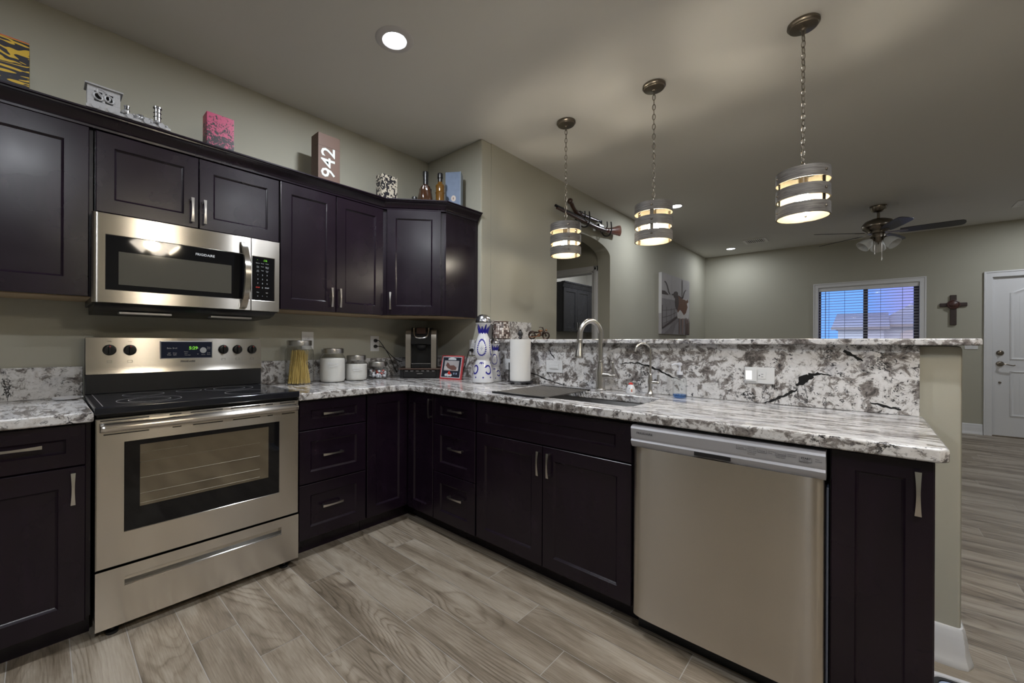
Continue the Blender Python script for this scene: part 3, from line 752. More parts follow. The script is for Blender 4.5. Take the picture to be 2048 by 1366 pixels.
rk.build('oven_rack', M('rack_wire', (.22, .20, .16), .45, .6), od)
b = MB()                                                                     # broad integrated handle
R = []
for x, k in ((.010, .5), (.013, .9), (.03, 1), (RW - .03, 1), (RW - .013, .9), (RW - .010, .5)):
    R.append([(x, -.034 * k * math.cos(a) + .0, .844 + .020 * (.75 + .25 * k) * math.sin(a)) for a in [(-90 + 180 * q / 12) * PI / 180 for q in range(13)]])
b.rings(R); b.build('handle', steel_y, od, sharp=60)
b = MB()
for x0, x1 in ((.013, .165), (.235, .277), (.31, .437), (.47, .60), (.625, .66), (.695, .77)):
    b.box(x0, x1, -.0012, .003, .8695, .8735, mi=0)
    b.box(x0 + .01, x1, -.0012, .003, .8135, .8175, mi=0)  # bars below the handle: reflections of the slots put in as dark shapes
b.build('vent_slots_and_reflections', black, od)
b = MB()                                                                     # storage drawer with a recessed grip
gx0, gx1, gz0, gz1 = .088, .705, .192, .232
for q in [(0, gx0, .042, .274), (gx1, RW, .042, .274), (gx0, gx1, .042, gz0), (gx0, gx1, gz1, .274)]: b.box(q[0], q[1], 0, .03, q[2], q[3])
bmesh.ops.remove_doubles(b.bm, verts=b.bm.verts[:], dist=1e-5)
b.rings([[(x, 0, gz0), (x, .022, gz0 + .016), (x, .024, gz1), (x, .026, gz1), (x, .026, gz0 - .002)] for x in (gx0, gx1)])
b.rings([[(x, -.0012, gz0 - .003), (x, -.0012, gz0 + .002), (x, .004, gz0 + .003), (x, .004, gz0 - .003)] for x in (gx0, gx1)])
dr = b.build('storage_drawer', steel_y, rg, sharp=20)
b = MB(); b.box(-.004, RW + .003, -.004, .575, .8945, .927, .006, seg=3); ck = b.build('cooktop', cooktop_m, rg)
b = MB()
for cx, cy, r in ((.19, .155, .115), (.19, .155, .075), (.20, .40, .08), (.585, .155, .095), (.575, .40, .115), (.575, .40, .075), (.39, .42, .055)):
    b.lathe([(r - .0012, .9273), (r + .0012, .9273), (r + .0012, .9275), (r - .0012, .9275)], (cx, cy, 0), seg=48, closed=True)
for x in (.022, .772): b.box(x - .0012, x + .0012, .02, .54, .9271, .9275)
b.build('burner_rings', ring_m, ck)
b = MB(); b.box(.0, RW, .553, .62, .927, 1.03, .003); b.box(.0, RW, .60, .63, .893, 1.2); b.build('riser', black, rg)
b = MB()                                                                     # back panel with its slanting lower lip
b.prism([(.555, 1.058), (.560, 1.2045), (.60, 1.2065), (.63, 1.2065), (.63, 1.018), (.566, 1.018), (.547, 1.024)], lambda a, c, d: (d, a, c), 0, RW)
bg = b.build('control_panel', steel_y, rg, sharp=20)
fy = lambda z: .555 + (z - 1.058) * .0341 - .0004
b = MB(); b.box(.287, .531, fy(1.14) - .004, fy(1.14) + .006, 1.092, 1.190, .004, 0); dp = b.build('display_bezel', plastic_g, bg)
b = MB(); b.box(.2915, .5265, fy(1.14) - .0052, fy(1.14), 1.0965, 1.1855, .0015); b.build('display_glass', M('blue_black_glass', (.012, .018, .045), .08), dp)
b = MB(); ty = fy(1.14) - .0056
P3 = lambda x, z: (x, ty, z)
b.text('5:29', P3(.437, 1.143), XD, ZD, .024, 1, 'CENTER', bold=.0006)
for s_, x, z, q in (('Bake', .327, 1.147, .0105), ('Broil', .352, 1.147, .0105), ('Self', .327, 1.121, .008), ('Clean', .327, 1.112, .008), ('Oven', .352, 1.121, .008), ('Light', .352, 1.112, .008),
                    ('Preheat', .403, 1.128, .006), ('Door', .403, 1.119, .006), ('Timer Start', .41, 1.110, .006), ('^', .458, 1.143, .016), ('v', .458, 1.114, .012),
                    ('Set', .484, 1.150, .008), ('Time', .510, 1.152, .008), ('Clock', .510, 1.144, .007), ('Cook', .510, 1.121, .007), ('Warm', .510, 1.112, .007), ('Cancel', .484, 1.112, .007)):
    b.text(s_, P3(x, z), XD, ZD, q, 0, 'CENTER')
b.lathe([(.016, 0), (.014, .0008), (.006, .0012)], (.484, ty, 1.138), (0, -1, 0), mi=0, seg=24)
b.text('OFF', P3(.484, 1.123), XD, ZD, .008, 2, 'CENTER')
b.build('display_print', [print_w, led_g, print_r], dp)
b = MB(); b.text('FRIGIDAIRE', (.413, fy(1.075) - .0006, 1.073), XD, ZD, .0135, 0, 'CENTER', bold=.0003)
for x in (.086, .165): b.text('Lo  Hi', (x, fy(1.17) - .0006, 1.184), XD, ZD, .006, 0, 'CENTER')
for x in (.086, .165, .586, .660, .740):
    for q in ((-.009, .009, 1.0785, 1.0792), (-.009, .009, 1.0895, 1.0902), (-.009, -.0083, 1.0785, 1.0902), (.0083, .009, 1.0785, 1.0902)):
        b.box(x + q[0], x + q[1], fy(1.085) - .0006, fy(1.085) + .002, q[2], q[3])
    for k in range(11):
        a = math.radians(-60 + k * 30); b.box(x + .031 * math.sin(a) - .0008, x + .031 * math.sin(a) + .0008, fy(1.14) - .0006, fy(1.14) + .004, 1.1405 + .031 * math.cos(a) - .0008, 1.1405 + .031 * math.cos(a) + .0008)
b.build('panel_print', print_k, bg)
for x, z in ((.086, 1.143), (.165, 1.142), (.586, 1.1415), (.660, 1.1405), (.740, 1.1395)):
    b = MB(); b.lathe([(.0265, 0), (.0265, .004), (.0225, .009), (.0215, .016), (.018, .0185)], (x, fy(z), z), (0, -1, 0), seg=28)
    b.box(x - .0055, x + .0055, fy(z) - .031, fy(z) - .016, z - .021, z + .021, .0025)
    b.box(x - .0022, x + .0022, fy(z) - .0315, fy(z) - .018, z + .0145, z + .0213, mi=1)
    b.build('knob', [plastic_b, print_r], bg)
for x in (.055, .735):
    b = MB(); b.lathe([(.021, 0), (.021, .010), (.009, .014), (.009, .05)], (x, .045, 0), seg=20); b.build('foot', plastic_b, rg)

# ------------------------------------------------------------------ microwave oven under the short cabinet
mw = thing('microwave_oven', 'stainless steel over-the-range microwave with black window', 'microwave', (.405, -2.1845, 1.358), R90)
MW, MH = .785, .396
b = MB(); b.box(0, MW, .03, .395, -.004, MH, .002); b.prism([(.03, -.004), (.39, -.004), (.39, -.04), (.12, -.034), (.06, -.02)], lambda a, c, d: (d, a, c), .012, MW - .012); b.build('body', black, mw)
SEAM = .633
b = MB(); gx0, gx1, gz0, gz1 = .043, .628, .057, .304
b.plate([(.0, SEAM - .0015, 0, MH, .03), (.0, SEAM - .0015, 0, MH, .012), (.006, SEAM - .0015, 0, MH, .004), (.022, SEAM - .0015, 0.002, MH - .002, 0), (gx0, gx1, gz0, gz1, 0), (gx0 + .003, gx1 - .001, gz0 + .003, gz1 - .003, .003)])
md = b.build('door', steel_y, mw, sharp=30)
b = MB(); b.box(gx0 + .002, gx1, .0018, .006, gz0 + .002, gz1 - .002, .001); b.build('door_glass', blackglass, md)
b = MB(); b.box(.088, .539, .0012, .003, .084, .232); b.build('viewing_window', mwglass, md)
b = MB(); b.text('FRIGIDAIRE', (.420, .0012, .262), XD, ZD, .0165, 0, 'CENTER', bold=.0003); b.build('brand_lettering', print_w, md)
b = MB(); R = []
for k in range(17):
    t = k / 16; z = .012 + .352 * t; bow = math.sin(PI * t); x = .594 + .012 * bow; y = -.012 - .034 * bow ** .7
    wd = .017; R.append([(x - wd, y + .006, z), (x - wd * .8, y - .004, z), (x + wd * .8, y - .004, z), (x + wd, y + .006, z), (x + wd * .8, y + .012, z), (x - wd * .8, y + .012, z)])
b.rings(R)
for z in (.022, .350): b.box(.585, .606, -.02, .002, z - .01, z + .01, .002)
b.build('handle', make_steel('polished_steel', 'z', (.62, .60, .57), .18), md, sharp=30)
b = MB(); px0, px1, pz0, pz1 = .638, .757, .056, .301
b.plate([(SEAM + .0015, MW, 0, MH, .03), (SEAM + .0015, MW, 0, MH, .006), (SEAM + .003, MW - .004, .002, MH - .002, 0), (px0, px1, pz0, pz1, 0), (px0 + .002, px1 - .003, pz0 + .003, pz1 - .003, .002)])
mc = b.build('control_panel', steel_y, mw, sharp=30)
b = MB(); b.box(px0 + .001, px1 - .002, .0012, .005, pz0 + .002, pz1 - .002, .0005); b.build('keypad', blackglass, mc)
b = MB(); X3 = (.668, .692, .716)
b.text(':16', (.716, .0008, .276), XD, ZD, .016, 1, 'RIGHT', bold=.0004); b.text('-', (.666, .0008, .278), XD, ZD, .016, 1, 'CENTER')
rows = [(.262, ('Popcorn', 'Potato', 'Reheat'), .0058), (.244, ('Auto', 'Power', 'Defrost'), .0058), (.238, ('Cook', '', 'Weight'), .0052), (.222, ('Add', 'Timer', 'Clock'), .0058), (.216, ('30 sec', '', 'User'), .0052),
        (.196, '123', .0105), (.172, '456', .0105), (.149, '789', .0105), (.126, (' ', '0', ' '), .0105), (.101, ('Vent', '', 'Light'), .0062), (.080, ('o', '+', 'v'), .009)]
for z, tx, q in rows:
    for x, s_ in zip(X3, tx):
        if s_.strip(): b.text(s_, (x, .0008, z), XD, ZD, q, 0, 'CENTER')
b.text('STOP', (.668, .0008, .127), XD, ZD, .0085, 2, 'CENTER', bold=.0003); b.text('START', (.716, .0008, .127), XD, ZD, .0075, 0, 'CENTER', bold=.0002)
b.build('keypad_print', [print_w, led_g, print_r], mc)
b = MB(); b.box(.10, .30, .10, .16, -.042, -.033); b.box(.47, .67, .10, .16, -.042, -.033); b.build('grease_filter', plastic_g, mw)

# ------------------------------------------------------------------ dishwasher
dwx = thing('dishwasher', 'stainless steel dishwasher with grey control strip in the peninsula', 'dishwasher', (2.1555, -.655, 0))
DW = .604
b = MB(); b.box(.004, DW - .004, .012, .56, .10, .862); b.build('body', black, dwx)
b = MB()                                                                     # bowed steel door
R = []
for t in (0, .004, .010, .02, .035, .055, .085, .13, .2, .3, .4, .5, .6, .7, .8, .87, .915, .945, .965, .98, .99, .996, 1):
    x = DW * t; q = abs(2 * t - 1); y = -.006 - .024 * (1 - q ** 14) ** .6 - .004 * (1 - q * q)
    R.append([(x, y, .088), (x, y, .50), (x, y, .772), (x, .012, .772), (x, .012, .088)])
b.rings(R); ddoor = b.build('door', steel_x, dwx, sharp=40)
b = MB()                                                                     # control fascia: grey strip, overhanging lower lip with pocket
b.prism([(.012, .770), (-.022, .770), (-.032, .782), (-.036, .795), (-.030, .803), (-.034, .812), (-.037, .845), (-.034, .852), (-.022, .858), (.012, .858)], lambda a, c, d: (d, a, c), -.001, DW + .001)
fa = b.build('control_strip', dwgrey, dwx, sharp=25)
b = MB(); b.box(.235, .352, -.0365, -.02, .779, .794, .002); b.build('pocket_handle', black, fa)
b = MB(); fyz = lambda z: -.0346 - (z - .815) * .091
def dt(s_, x, z, q, al='LEFT', bo=0): b.text(s_, (x, fyz(z), z), XD, ZD, q, 0, al, bold=bo)
dt('FRIGIDAIRE', .022, .826, .0125, bo=.0003)
def outline(x0, x1, z0, z1):
    for q in ((x0, x1, z0, z0 + .0006), (x0, x1, z1 - .0006, z1), (x0, x0 + .0006, z0, z1), (x1 - .0006, x1, z0, z1)): b.box(q[0], q[1], fyz((z0 + z1) / 2) - .0002, fyz((z0 + z1) / 2) + .001, q[2], q[3])
dt('Cycles', .372, .832, .0075); outline(.369, .398, .8285, .8405)
for k, s_ in enumerate(('Heavy Wash', 'Normal Wash', '1 Hour Wash', 'Energy Saver', 'Rinse Only')): dt(s_, .402, .8385 - k * .0058, .0048)
dt('Temp', .434, .831, .0075); outline(.431, .456, .8275, .8395)
for k, s_ in enumerate(('Hi-Temp', 'Wash')): dt(s_, .460, .835 - k * .006, .0048)
dt('Options', .481, .829, .0075); outline(.479, .507, .8255, .8375)
for k, s_ in enumerate(('Heated Dry', 'Delay Start')): dt(s_, .511, .834 - k * .006, .0048)
dt('Delay Hours', .481, .819, .0048)
dt('START', .545, .828, .0085, bo=.0003); outline(.541, .572, .8195, .8385); dt('/Cancel', .548, .8225, .0050); dt('Press and hold', .540, .8155, .0040)
for k, s_ in enumerate(('Clean', 'Sanitized')): dt(s_, .580, .831 - k * .0065, .0046)
b.build('panel_print', print_k, fa)
b = MB(); b.box(.0, DW, .05, .09, .0, .086); b.build('toe_kick', black, dwx)
b = MB(); b.box(.27, .31, .006, .02, .864, .868); b.build('mounting_bracket', zinc, dwx)
b = MB(); b.box(DW + .0012, DW + .006, .012, .4, .11, .74); b.build('side_insulation', M('foil_insulation', (.20, .23, .32), .3, .7), dwx)

# ------------------------------------------------------------------ sink and taps
sk = thing('sink', 'stainless steel undermount sink in the granite worktop', 'sink', ((SX0 + SX1) / 2, (SY0 + SY1) / 2, ZCB))
hx, hy = (SX1 - SX0) / 2 + .004, (SY1 - SY0) / 2 + .004
def rr(hx, hy, r, z):
    o = []
    for cx, cy, a0 in ((hx - r, hy - r, 0), (-hx + r, hy - r, 90), (-hx + r, -hy + r, 180), (hx - r, -hy + r, 270)):
        o += [(cx + r * math.cos(math.radians(a0 + k * 15)), cy + r * math.sin(math.radians(a0 + k * 15)), z) for k in range(7)]
    return o
b = MB(); b.rings([rr(hx + .02, hy + .012, .05, -.0008), rr(hx, hy, .04, -.0008), rr(hx, hy, .04, -.004), rr(hx - .004, hy - .004, .045, -.16), rr(hx - .03, hy - .03, .05, -.19), rr(.06, .06, .05, -.2)], cap0=False)
b.build('basin', make_steel('sink_steel', 'x', (.33, .325, .32), .3), sk)
b = MB(); b.lathe([(.045, .0), (.043, .003), (.03, .002), (.028, -.004)], (0, 0, -.199)); b.build('drain', chrome, sk)

fc = thing('kitchen_faucet', 'tall brushed nickel pull-down faucet with gooseneck behind the sink', 'faucet', (1.712, -.078, ZC + .0005))
b = MB(); b.lathe([(.0305, 0), (.031, .006), (.028, .010), (.0265, .03), (.0272, .075), (.0255, .105), (.0215, .135), (.0182, .155), (.0172, .166)], seg=36); b.lathe([(.0165, .163), (.0205, .166), (.0205, .1705), (.0165, .173)]); b.build('body', nickel, fc)
b = MB(); dxy = Vector((-.62, -.78, 0)).normalized()
pts = [Vector((0, 0, .165)), Vector((0, 0, .24)), Vector((0, 0, .325))]
RG = .063
pts += [Vector((0, 0, .325)) + dxy * (RG - RG * math.cos(a)) + Vector((0, 0, RG * 1.28 * math.sin(a))) for a in [PI * k / 14 for k in range(1, 15)]]
pts += [pts[-1] + dxy * .002 + Vector((0, 0, -.03))]
b.tube(smoothpath(pts, 3), .0145, 16); b.build('gooseneck', nickel, fc)
e = pts[-1]
b = MB(); b.lathe([(.0150, .004), (.0165, 0), (.0165, -.006), (.0155, -.008), (.0155, -.02), (.0205, -.055), (.0265, -.092), (.0275, -.101), (.0265, -.105), (.021, -.107), (.020, -.101)], e, (dxy.x * -.06, dxy.y * -.06, 1)); b.build('spray_head', nickel, fc)
b = MB(); b.cyl((.015, 0, .088), (.062, -.004, .088), .0195, .0185); b.lathe([(.0185, 0), (.0175, .004), (.012, .012), (.0105, .02), (.014, .026), (.0115, .036), (.004, .04)], (.062, -.004, .088), (1, -.07, 0)); b.build('valve', nickel, fc)
b = MB(); b.tube([(.088, -.006, .088), (.086, -.01, .12), (.082, -.014, .165)], [.0048, .0075, .0085], 12); b.sphere((.082, -.014, .165), .0085); b.build('lever', nickel, fc)

ff = thing('filter_faucet', 'slim brushed nickel drinking water faucet right of the big faucet', 'faucet', (2.005, -.088, ZC + .0005))
b = MB(); b.lathe([(.027, 0), (.027, .003), (.018, .006), (.0125, .018), (.0105, .035), (.0125, .055), (.0135, .075), (.0105, .10), (.0085, .112), (.0055, .115)]); b.build('body', nickel, ff)
b = MB(); R2 = .043
pts = [Vector((0, 0, .11)), Vector((0, 0, .17)), Vector((0, 0, .235))] + [Vector((0, 0, .235)) + dxy * (R2 - R2 * math.cos(a)) + Vector((0, 0, R2 * .95 * math.sin(a))) for a in [PI * k / 12 for k in range(1, 11)]]
pts += [pts[-1] + dxy * .008 + Vector((0, 0, -.022))]
b.tube(smoothpath(pts, 3), .0055, 12); b.build('spout', nickel, ff)
b = MB(); b.cyl((.008, 0, .068), (.036, -.002, .068), .0095, .0085); b.sphere((.041, -.002, .068), .009); b.tube([(.041, -.002, .068), (.042, -.004, .085), (.044, -.006, .108)], [.004, .0045, .0055], 10); b.build('valve_lever', nickel, ff)

ch = thing('chicken_ornament', 'tiny white speckled chicken ornament with red comb by the sink', 'figurine', (1.90, -.092, ZC + .0005))
b = MB(); b.lathe([(.024, 0), (.0265, .006), (.026, .018), (.021, .034), (.015, .044), (.006, .049), (.001, .05)], seg=24)
for k in range(26):
    a = random.uniform(0, 2 * PI); z = random.uniform(.006, .036); r = .0268 - max(0, z - .016) * .28
    b.sphere((r * math.cos(a), r * math.sin(a), z), .0016, 1, 8)
b.build('body', [ceramic, print_k], ch)
cdir = Vector((.55, -.83, 0)).normalized(); cs = Vector((cdir.y, -cdir.x, 0))
b = MB(); 
for k, h in ((-1, .006), (0, .0095), (1, .006)): b.sphere(Vector((0, 0, .051)) + cs * k * .0065, h, seg=12, sc=(1, .8, 1))
b.build('comb', print_r, ch)
b = MB(); p = cdir * .024; b.lathe([(.0042, 0), (.0005, .009)], (p.x, p.y, .021), cdir, seg=10); b.sphere((p.x, p.y, .013), .004, 1, 10); b.build('beak_and_wattle', [M('orange_beak', (.7, .25, .03), .4), print_r], ch)

sb = thing('soap_dispenser', 'clear bottle with white pump top standing right of the filter faucet', 'soap dispenser', (2.158, -.102, ZC + .0005))
b = MB(); b.lathe([(.030, 0), (.0325, .004), (.0325, .085), (.029, .10), (.016, .112), (.0135, .122)], seg=32, cap1=False); b.build('bottle', glass, sb)
b = MB(); b.lathe([(.029, .003), (.0312, .006), (.0312, .018), (.001, .0185)], seg=28); b.build('liquid_soap', make_glass('blue_soap', (.35, .55, .85), 1.33, .6), sb)
wpl = M('frosted_white_plastic', (.60, .61, .66), .4)
b = MB(); b.cyl((0, 0, .118), (0, 0, .134), .0155, .014); b.cyl((0, 0, .134), (0, 0, .165), .005); b.lathe([(.006, .163), (.011, .166), (.011, .176), (.006, .179)]); b.tube([(0, 0, .171), (-.02, -.014, .172), (-.032, -.022, .166)], .004, 10); b.build('pump', wpl, sb)

rack = thing('roll_up_drying_rack', 'black rod drying rack laid flat over the left of the sink', 'drying rack', (1.515, -.39, ZC + .0005))
b = MB(); n = 20
for k in range(n):
    x = -.155 + .318 * k / (n - 1); b.cyl((x, -.245, .0045), (x, .242, .0045), .0038, seg=8)
b.build('rods', M('grey_coated_rods', (.15, .142, .135), .35, .5), rack)
for y in (-.235, .232):
    b = MB(); b.box(-.162, .170, y - .012, y + .012, .0005, .0095, .002); b.build('silicone_edge', plastic_b, rack)

# ------------------------------------------------------------------ wall plates
def plate(name, label, cat, loc, rz, w_, h_, kind_):
    t = thing(name, label, cat, loc, rz)
    b = MB(); b.box(-w_ / 2, w_ / 2, -.006, 0, -h_ / 2, h_ / 2, .002); pl = b.build('cover_plate', plastic_w, t)
    return t, pl
def sockets(t, cs, horiz=False):
    for cx, cz in cs:
        b = MB(); b.box(cx - .017, cx + .017, -.0075, -.004, cz - .017, cz + .017, .003)
        q = [((-.006, .004), (-.001, .0045)), ((.006, .004), (-.001, .0045))]
        if horiz:
            b.box(cx - .002, cx + .006, -.0079, -.006, cz + .005, cz + .007, mi=1); b.box(cx - .002, cx + .006, -.0079, -.006, cz - .007, cz - .005, mi=1); b.cyl((cx - .009, -.0079, cz), (cx - .009, -.006, cz), .0025, seg=10, mi=1)
        else:
            b.box(cx - .007, cx - .005, -.0079, -.006, cz - .001, cz + .008, mi=1); b.box(cx + .005, cx + .007, -.0079, -.006, cz - .001, cz + .008, mi=1); b.cyl((cx, -.0079, cz - .009), (cx, -.006, cz - .009), .0025, seg=10, mi=1)
        b.build('socket', [plastic_w, print_k], t)
t, p = plate('wall_outlet', 'white outlet plate with a small night light and one socket on the granite', 'outlet', (2.485, -.0206, 1.041), 0, .118, .076, 0)
sockets(t, [(.010, 0)], True)
b = MB(); b.box(-.054, -.008, -.012, -.004, -.030, .030, .003); nl = b.build('night_light', plastic_w, t)
b = MB(); b.box(-.0525, -.028, -.0125, -.009, -.021, .021, .001); b.build('lit_lens', emis('night_light_lens', (1.0, .93, .80), 1.1), nl)
t, p = plate('light_switch', 'white rocker switch plate on the granite left of the big faucet', 'switch', (1.358, -.0206, 1.034), 0, .125, .080, 0)
b = MB(); b.box(-.035, .033, -.0085, -.004, -.017, .017, .002); b.box(-.034, .032, -.0105, -.006, -.015, .0, .002); b.build('rocker', plastic_w, t)
t, p = plate('wall_outlet', 'white outlet plate on the granite behind the paper towel roll', 'outlet', (.985, -.0206, 1.033), 0, .125, .078, 0); sockets(t, [(-.028, 0)], True)
t, p = plate('wall_outlet', 'white outlet plate behind the spaghetti jar', 'outlet', (.0006, -1.058, 1.196), R90, .084, .125, 0); sockets(t, [(0, .022), (0, -.022)])
t, p = plate('wall_outlet', 'white outlet with two black plugs beside the coffee maker', 'outlet', (.0006, -.519, 1.176), R90, .078, .122, 0); sockets(t, [(0, .022), (0, -.022)])
t, p = plate('wall_outlet', 'white outlet plate on the corner wall behind the tall blue-white bottle', 'outlet', (.575, YS - .0006, 1.15), 0, .076, .12, 0); sockets(t, [(0, .022), (0, -.022)])
t, p = plate('light_switch', 'white switch plate on the far wall beside the front door', 'switch', (3.876, YF - .0006, 1.19), 0, .115, .12, 0)
for x in (-.024, .024):
    b = MB(); b.box(x - .016, x + .016, -.009, -.004, -.033, .033, .002); b.build('rocker', plastic_w, t)
def cord(label, plug, pts, end=None, pdir=(1, 0, 0)):
    t = thing('power_cord', label, 'power cord', plug)
    o = Vector(plug)
    b = MB(); b.tube(smoothpath([Vector(p) - o for p in pts], 8), .0032, 8); b.build('cable', iron, t)
    b = MB(); d = Vector(pdir); b.tube([d * .0005, d * .012, d * .026, d * .034], [.014, .0145, .010, .005], 10); b.build('plug', plastic_b, t)
    if end:
        b = MB(); q = Vector(end) - o; b.obox(q, (.022, .0, -.006), (0, .012, 0), (.003, 0, .011), bev=.004); b.build('end_plug', plastic_b, t)
cord('black cord curving down from the upper socket beside the coffee maker', (.009, -.519, 1.200), [(.03, -.519, 1.200), (.045, -.50, 1.195), (.045, -.43, 1.11), (.042, -.39, 1.05), (.042, -.36, .99), (.05, -.335, .945)])
cord('black cord sagging from the lower socket towards the coffee maker', (.009, -.519, 1.154), [(.03, -.519, 1.154), (.075, -.49, 1.148), (.085, -.42, 1.085), (.095, -.37, 1.045), (.11, -.33, 1.03)])
cord('black cord with plug hanging from the corner wall outlet behind the picture frame', (.575, YS - .0085, 1.128), [(.575, -.02, 1.128), (.574, -.032, 1.115), (.56, -.036, 1.07), (.545, -.036, 1.02), (.52, -.036, .975), (.497, -.037, .955)], (.487, -.037, .95), (0, -1, 0))

# ------------------------------------------------------------------ glass jars on the worktop
def jar(name, label, y, r, h, x=.145):
    t = thing(name, label, 'jar', (x, y, ZC + .0005), 0, 'glass storage jars with metal lids')
    hs = h - .045
    b = MB(); b.lathe([(r * .86, .0), (r * .97, .008), (r, .022), (r, hs * .86), (r * .96, hs * .93), (r * .83, hs), (r * .80, h - .030)], seg=40, cap1=False); b.build('glass_body', glass, t)
    lr = r * .845
    b = MB(); b.lathe([(lr, h - .034), (lr + .002, h - .032), (lr + .002, h - .005), (lr - .001, h - .001), (lr - .006, h), (lr - .010, h - .0025), (.001, h - .0025)], seg=40, cap0=False); b.build('lid', zinc, t)
    return t
def jar_word(t, r, z, q):
    b = MB(); d = Vector((.90, -.43, 0)).normalized(); xd = Vector((-d.y, d.x, 0))
    b.text('Mason', d * (r + .0005) - xd * q * 1.2 + Vector((0, 0, z)), xd, Vector((0, 0, 1)), q); b.tube([d * (r + .001) - xd * q * 1.1 + Vector((0, 0, z - .007)), d * (r + .002) + Vector((0, 0, z - .012)), d * (r + .001) + xd * q * 1.2 + Vector((0, 0, z - .003))], .0012, 6)
    b.build('embossed_word', ceramic, t)
t = jar('glass_jar', 'tallest glass jar, filled with dry spaghetti, nearest the stove', -1.175, .088, .285)
b = MB()
for k in range(230):
    a = random.uniform(0, 2 * PI); q = math.sqrt(random.random()) * .072
    px, py = q * math.cos(a), q * math.sin(a); lean = random.gauss(0, .10) - .12 * py / .07; lx = random.gauss(0, .08)
    hh_ = random.uniform(.19, .225)
    ex, ey = px * .62 + lx * hh_ * .6, py * .62 + lean * hh_ * .55
    ml = .064 / max(.064, math.hypot(ex, ey)); b.cyl((px, py, .006), (ex * ml, ey * ml, hh_), .0014, seg=5)
tag(b.build('spaghetti', pasta_m, t), kind='stuff')
t = jar('glass_jar', 'second tallest glass jar, filled with white flour', -.945, .085, .232)
b = MB(); b.lathe([(.075, .004), (.083, .02), (.0835, .150), (.080, .163), (.03, .168), (.001, .166)], seg=36); b.build('flour', flour, t); jar_word(t, .085, .120, .026)
t = jar('glass_jar', 'mid-sized glass jar filled with white sugar', -.762, .078, .180)
b = MB(); b.lathe([(.068, .004), (.076, .02), (.0765, .112), (.074, .118), (.001, .120)], seg=36); b.build('sugar', flour, t); jar_word(t, .078, .082, .026)
t = jar('glass_jar', 'lowest glass jar, holding white wrapped candies, beside the coffee drawer', -.583, .079, .128)
cw = [M('candy_wrapper_white', (.66, .66, .70), .3), M('candy_wrapper_red', (.55, .10, .07), .3), M('candy_wrapper_grey', (.36, .36, .40), .3)]
b = MB()
for k in range(75):
    a = random.uniform(0, 2 * PI); q = math.sqrt(random.random()) * .058; z = .016 + random.random() * .05
    b.sphere((q * math.cos(a), q * math.sin(a), z), random.uniform(.011, .015), random.choice((0, 0, 0, 0, 0, 0, 0, 1, 2, 2)), 8, (1, random.uniform(.6, 1), random.uniform(.6, 1)))
tag(b.build('candies', cw, t), kind='stuff')
sr = thing('spoon_rest', 'white ceramic spoon rest lying left of the stove', 'spoon rest', (.115, -2.262, ZC + .0005), R90)
b = MB(); b.rings([[(.052 * k * math.cos(a) + .01, .042 * k * math.sin(a), z) for a in [2 * PI * q / 24 for q in range(24)]] for k, z in ((.6, 0), (.9, .004), (1, .013), (.96, .013), (.85, .006), (.4, .003))]); b.box(.05, .068, -.009, .009, .006, .013, .003); b.build('dish', ceramic, sr)

# ------------------------------------------------------------------ coffee corner: pod drawer with the machine on top, facing out of the corner
CA = math.radians(47)
pd = thing('coffee_pod_drawer', 'low black coffee pod drawer under the coffee maker', 'drawer unit', (.240, -.446, ZC + .0005), CA)
b = MB(); b.box(0, .305, .006, .262, .006, .064, .003); b.box(0, .026, .0, .012, 0, .066, .002); b.box(.279, .305, 0, .012, 0, .066, .002); b.build('case', plastic_b, pd)
b = MB(); b.box(-.010, .315, -.010, .265, .066, .076, .003); b.build('top_tray', M('walnut_brown_edge', (.075, .042, .03), .45), pd)
b = MB(); b.box(.028, .277, -.002, .02, .006, .050, .002); dd = b.build('drawer', plastic_b, pd)
b = MB(); b.box(.130, .175, -.010, -.002, .033, .038, .0015); b.build('handle', chrome, dd)
b = MB()
for k in range(6): b.lathe([(.020, 0), (.024, .012)], (.050 + k * .041, .025, .046), seg=18)
b.build('pod_lids', zinc, pd)
km = thing('coffee_maker', 'black and silver single-cup coffee maker in the corner', 'coffee maker', (.240 + .042 * math.cos(CA) - .02 * math.sin(CA), -.446 + .042 * math.sin(CA) + .02 * math.cos(CA), ZC + .0775), CA)
km.scale = (.98, .98, 1.06)
b = MB()
sil = [(.0, 0), (.0, .20), (.012, .245), (.04, .285), (.075, .297), (.22, .297), (.24, .285), (.24, 0)]
b.prism([(q[0], q[1]) for q in [(.075, 0), (.075, .16), (.0, .175), (-.004, .23), (.012, .262), (.05, .292), (.09, .300), (.215, .300), (.235, .285), (.235, 0)]], lambda a, c, d: (d, a, c), .040, .200); b.build('body', plastic_b, km, sharp=25)
for s_, x0, x1 in ((0, .0, .040), (1, .200, .240)):
    b = MB(); b.prism([(-.012, .0), (-.014, .20), (-.006, .245), (.02, .272), (.06, .280), (.06, .0)], lambda a, c, d: (d, a, c), x0, x1 - .0); b.build('side_column', M('champagne_silver', (.36, .325, .28), .32, .7), km, sharp=30)
    b = MB(); b.prism([(.06, .0), (.06, .280), (.215, .280), (.235, .26), (.235, 0)], lambda a, c, d: (d, a, c), x0 - (0 if s_ else .004), x1 + (.004 if s_ else 0)); b.build('side_panel', plastic_b, km)
b = MB(); b.box(.044, .196, -.004, .08, 0, .032, .004); dp_ = b.build('drip_tray', plastic_b, km)
b = MB(); b.box(.046, .194, -.005, .07, .032, .035, .001); b.build('drip_grate', chrome, dp_)
b = MB(); b.lathe([(.045, .168), (.044, .15), (.03, .135), (.012, .125)], (.12, .035, 0), seg=24); b.build('brew_head', plastic_b, km)
b = MB()
ar = [(.062, .292), (.064, .255), (.075, .232), (.095, .222), (.145, .222), (.165, .232), (.176, .255), (.178, .292)]
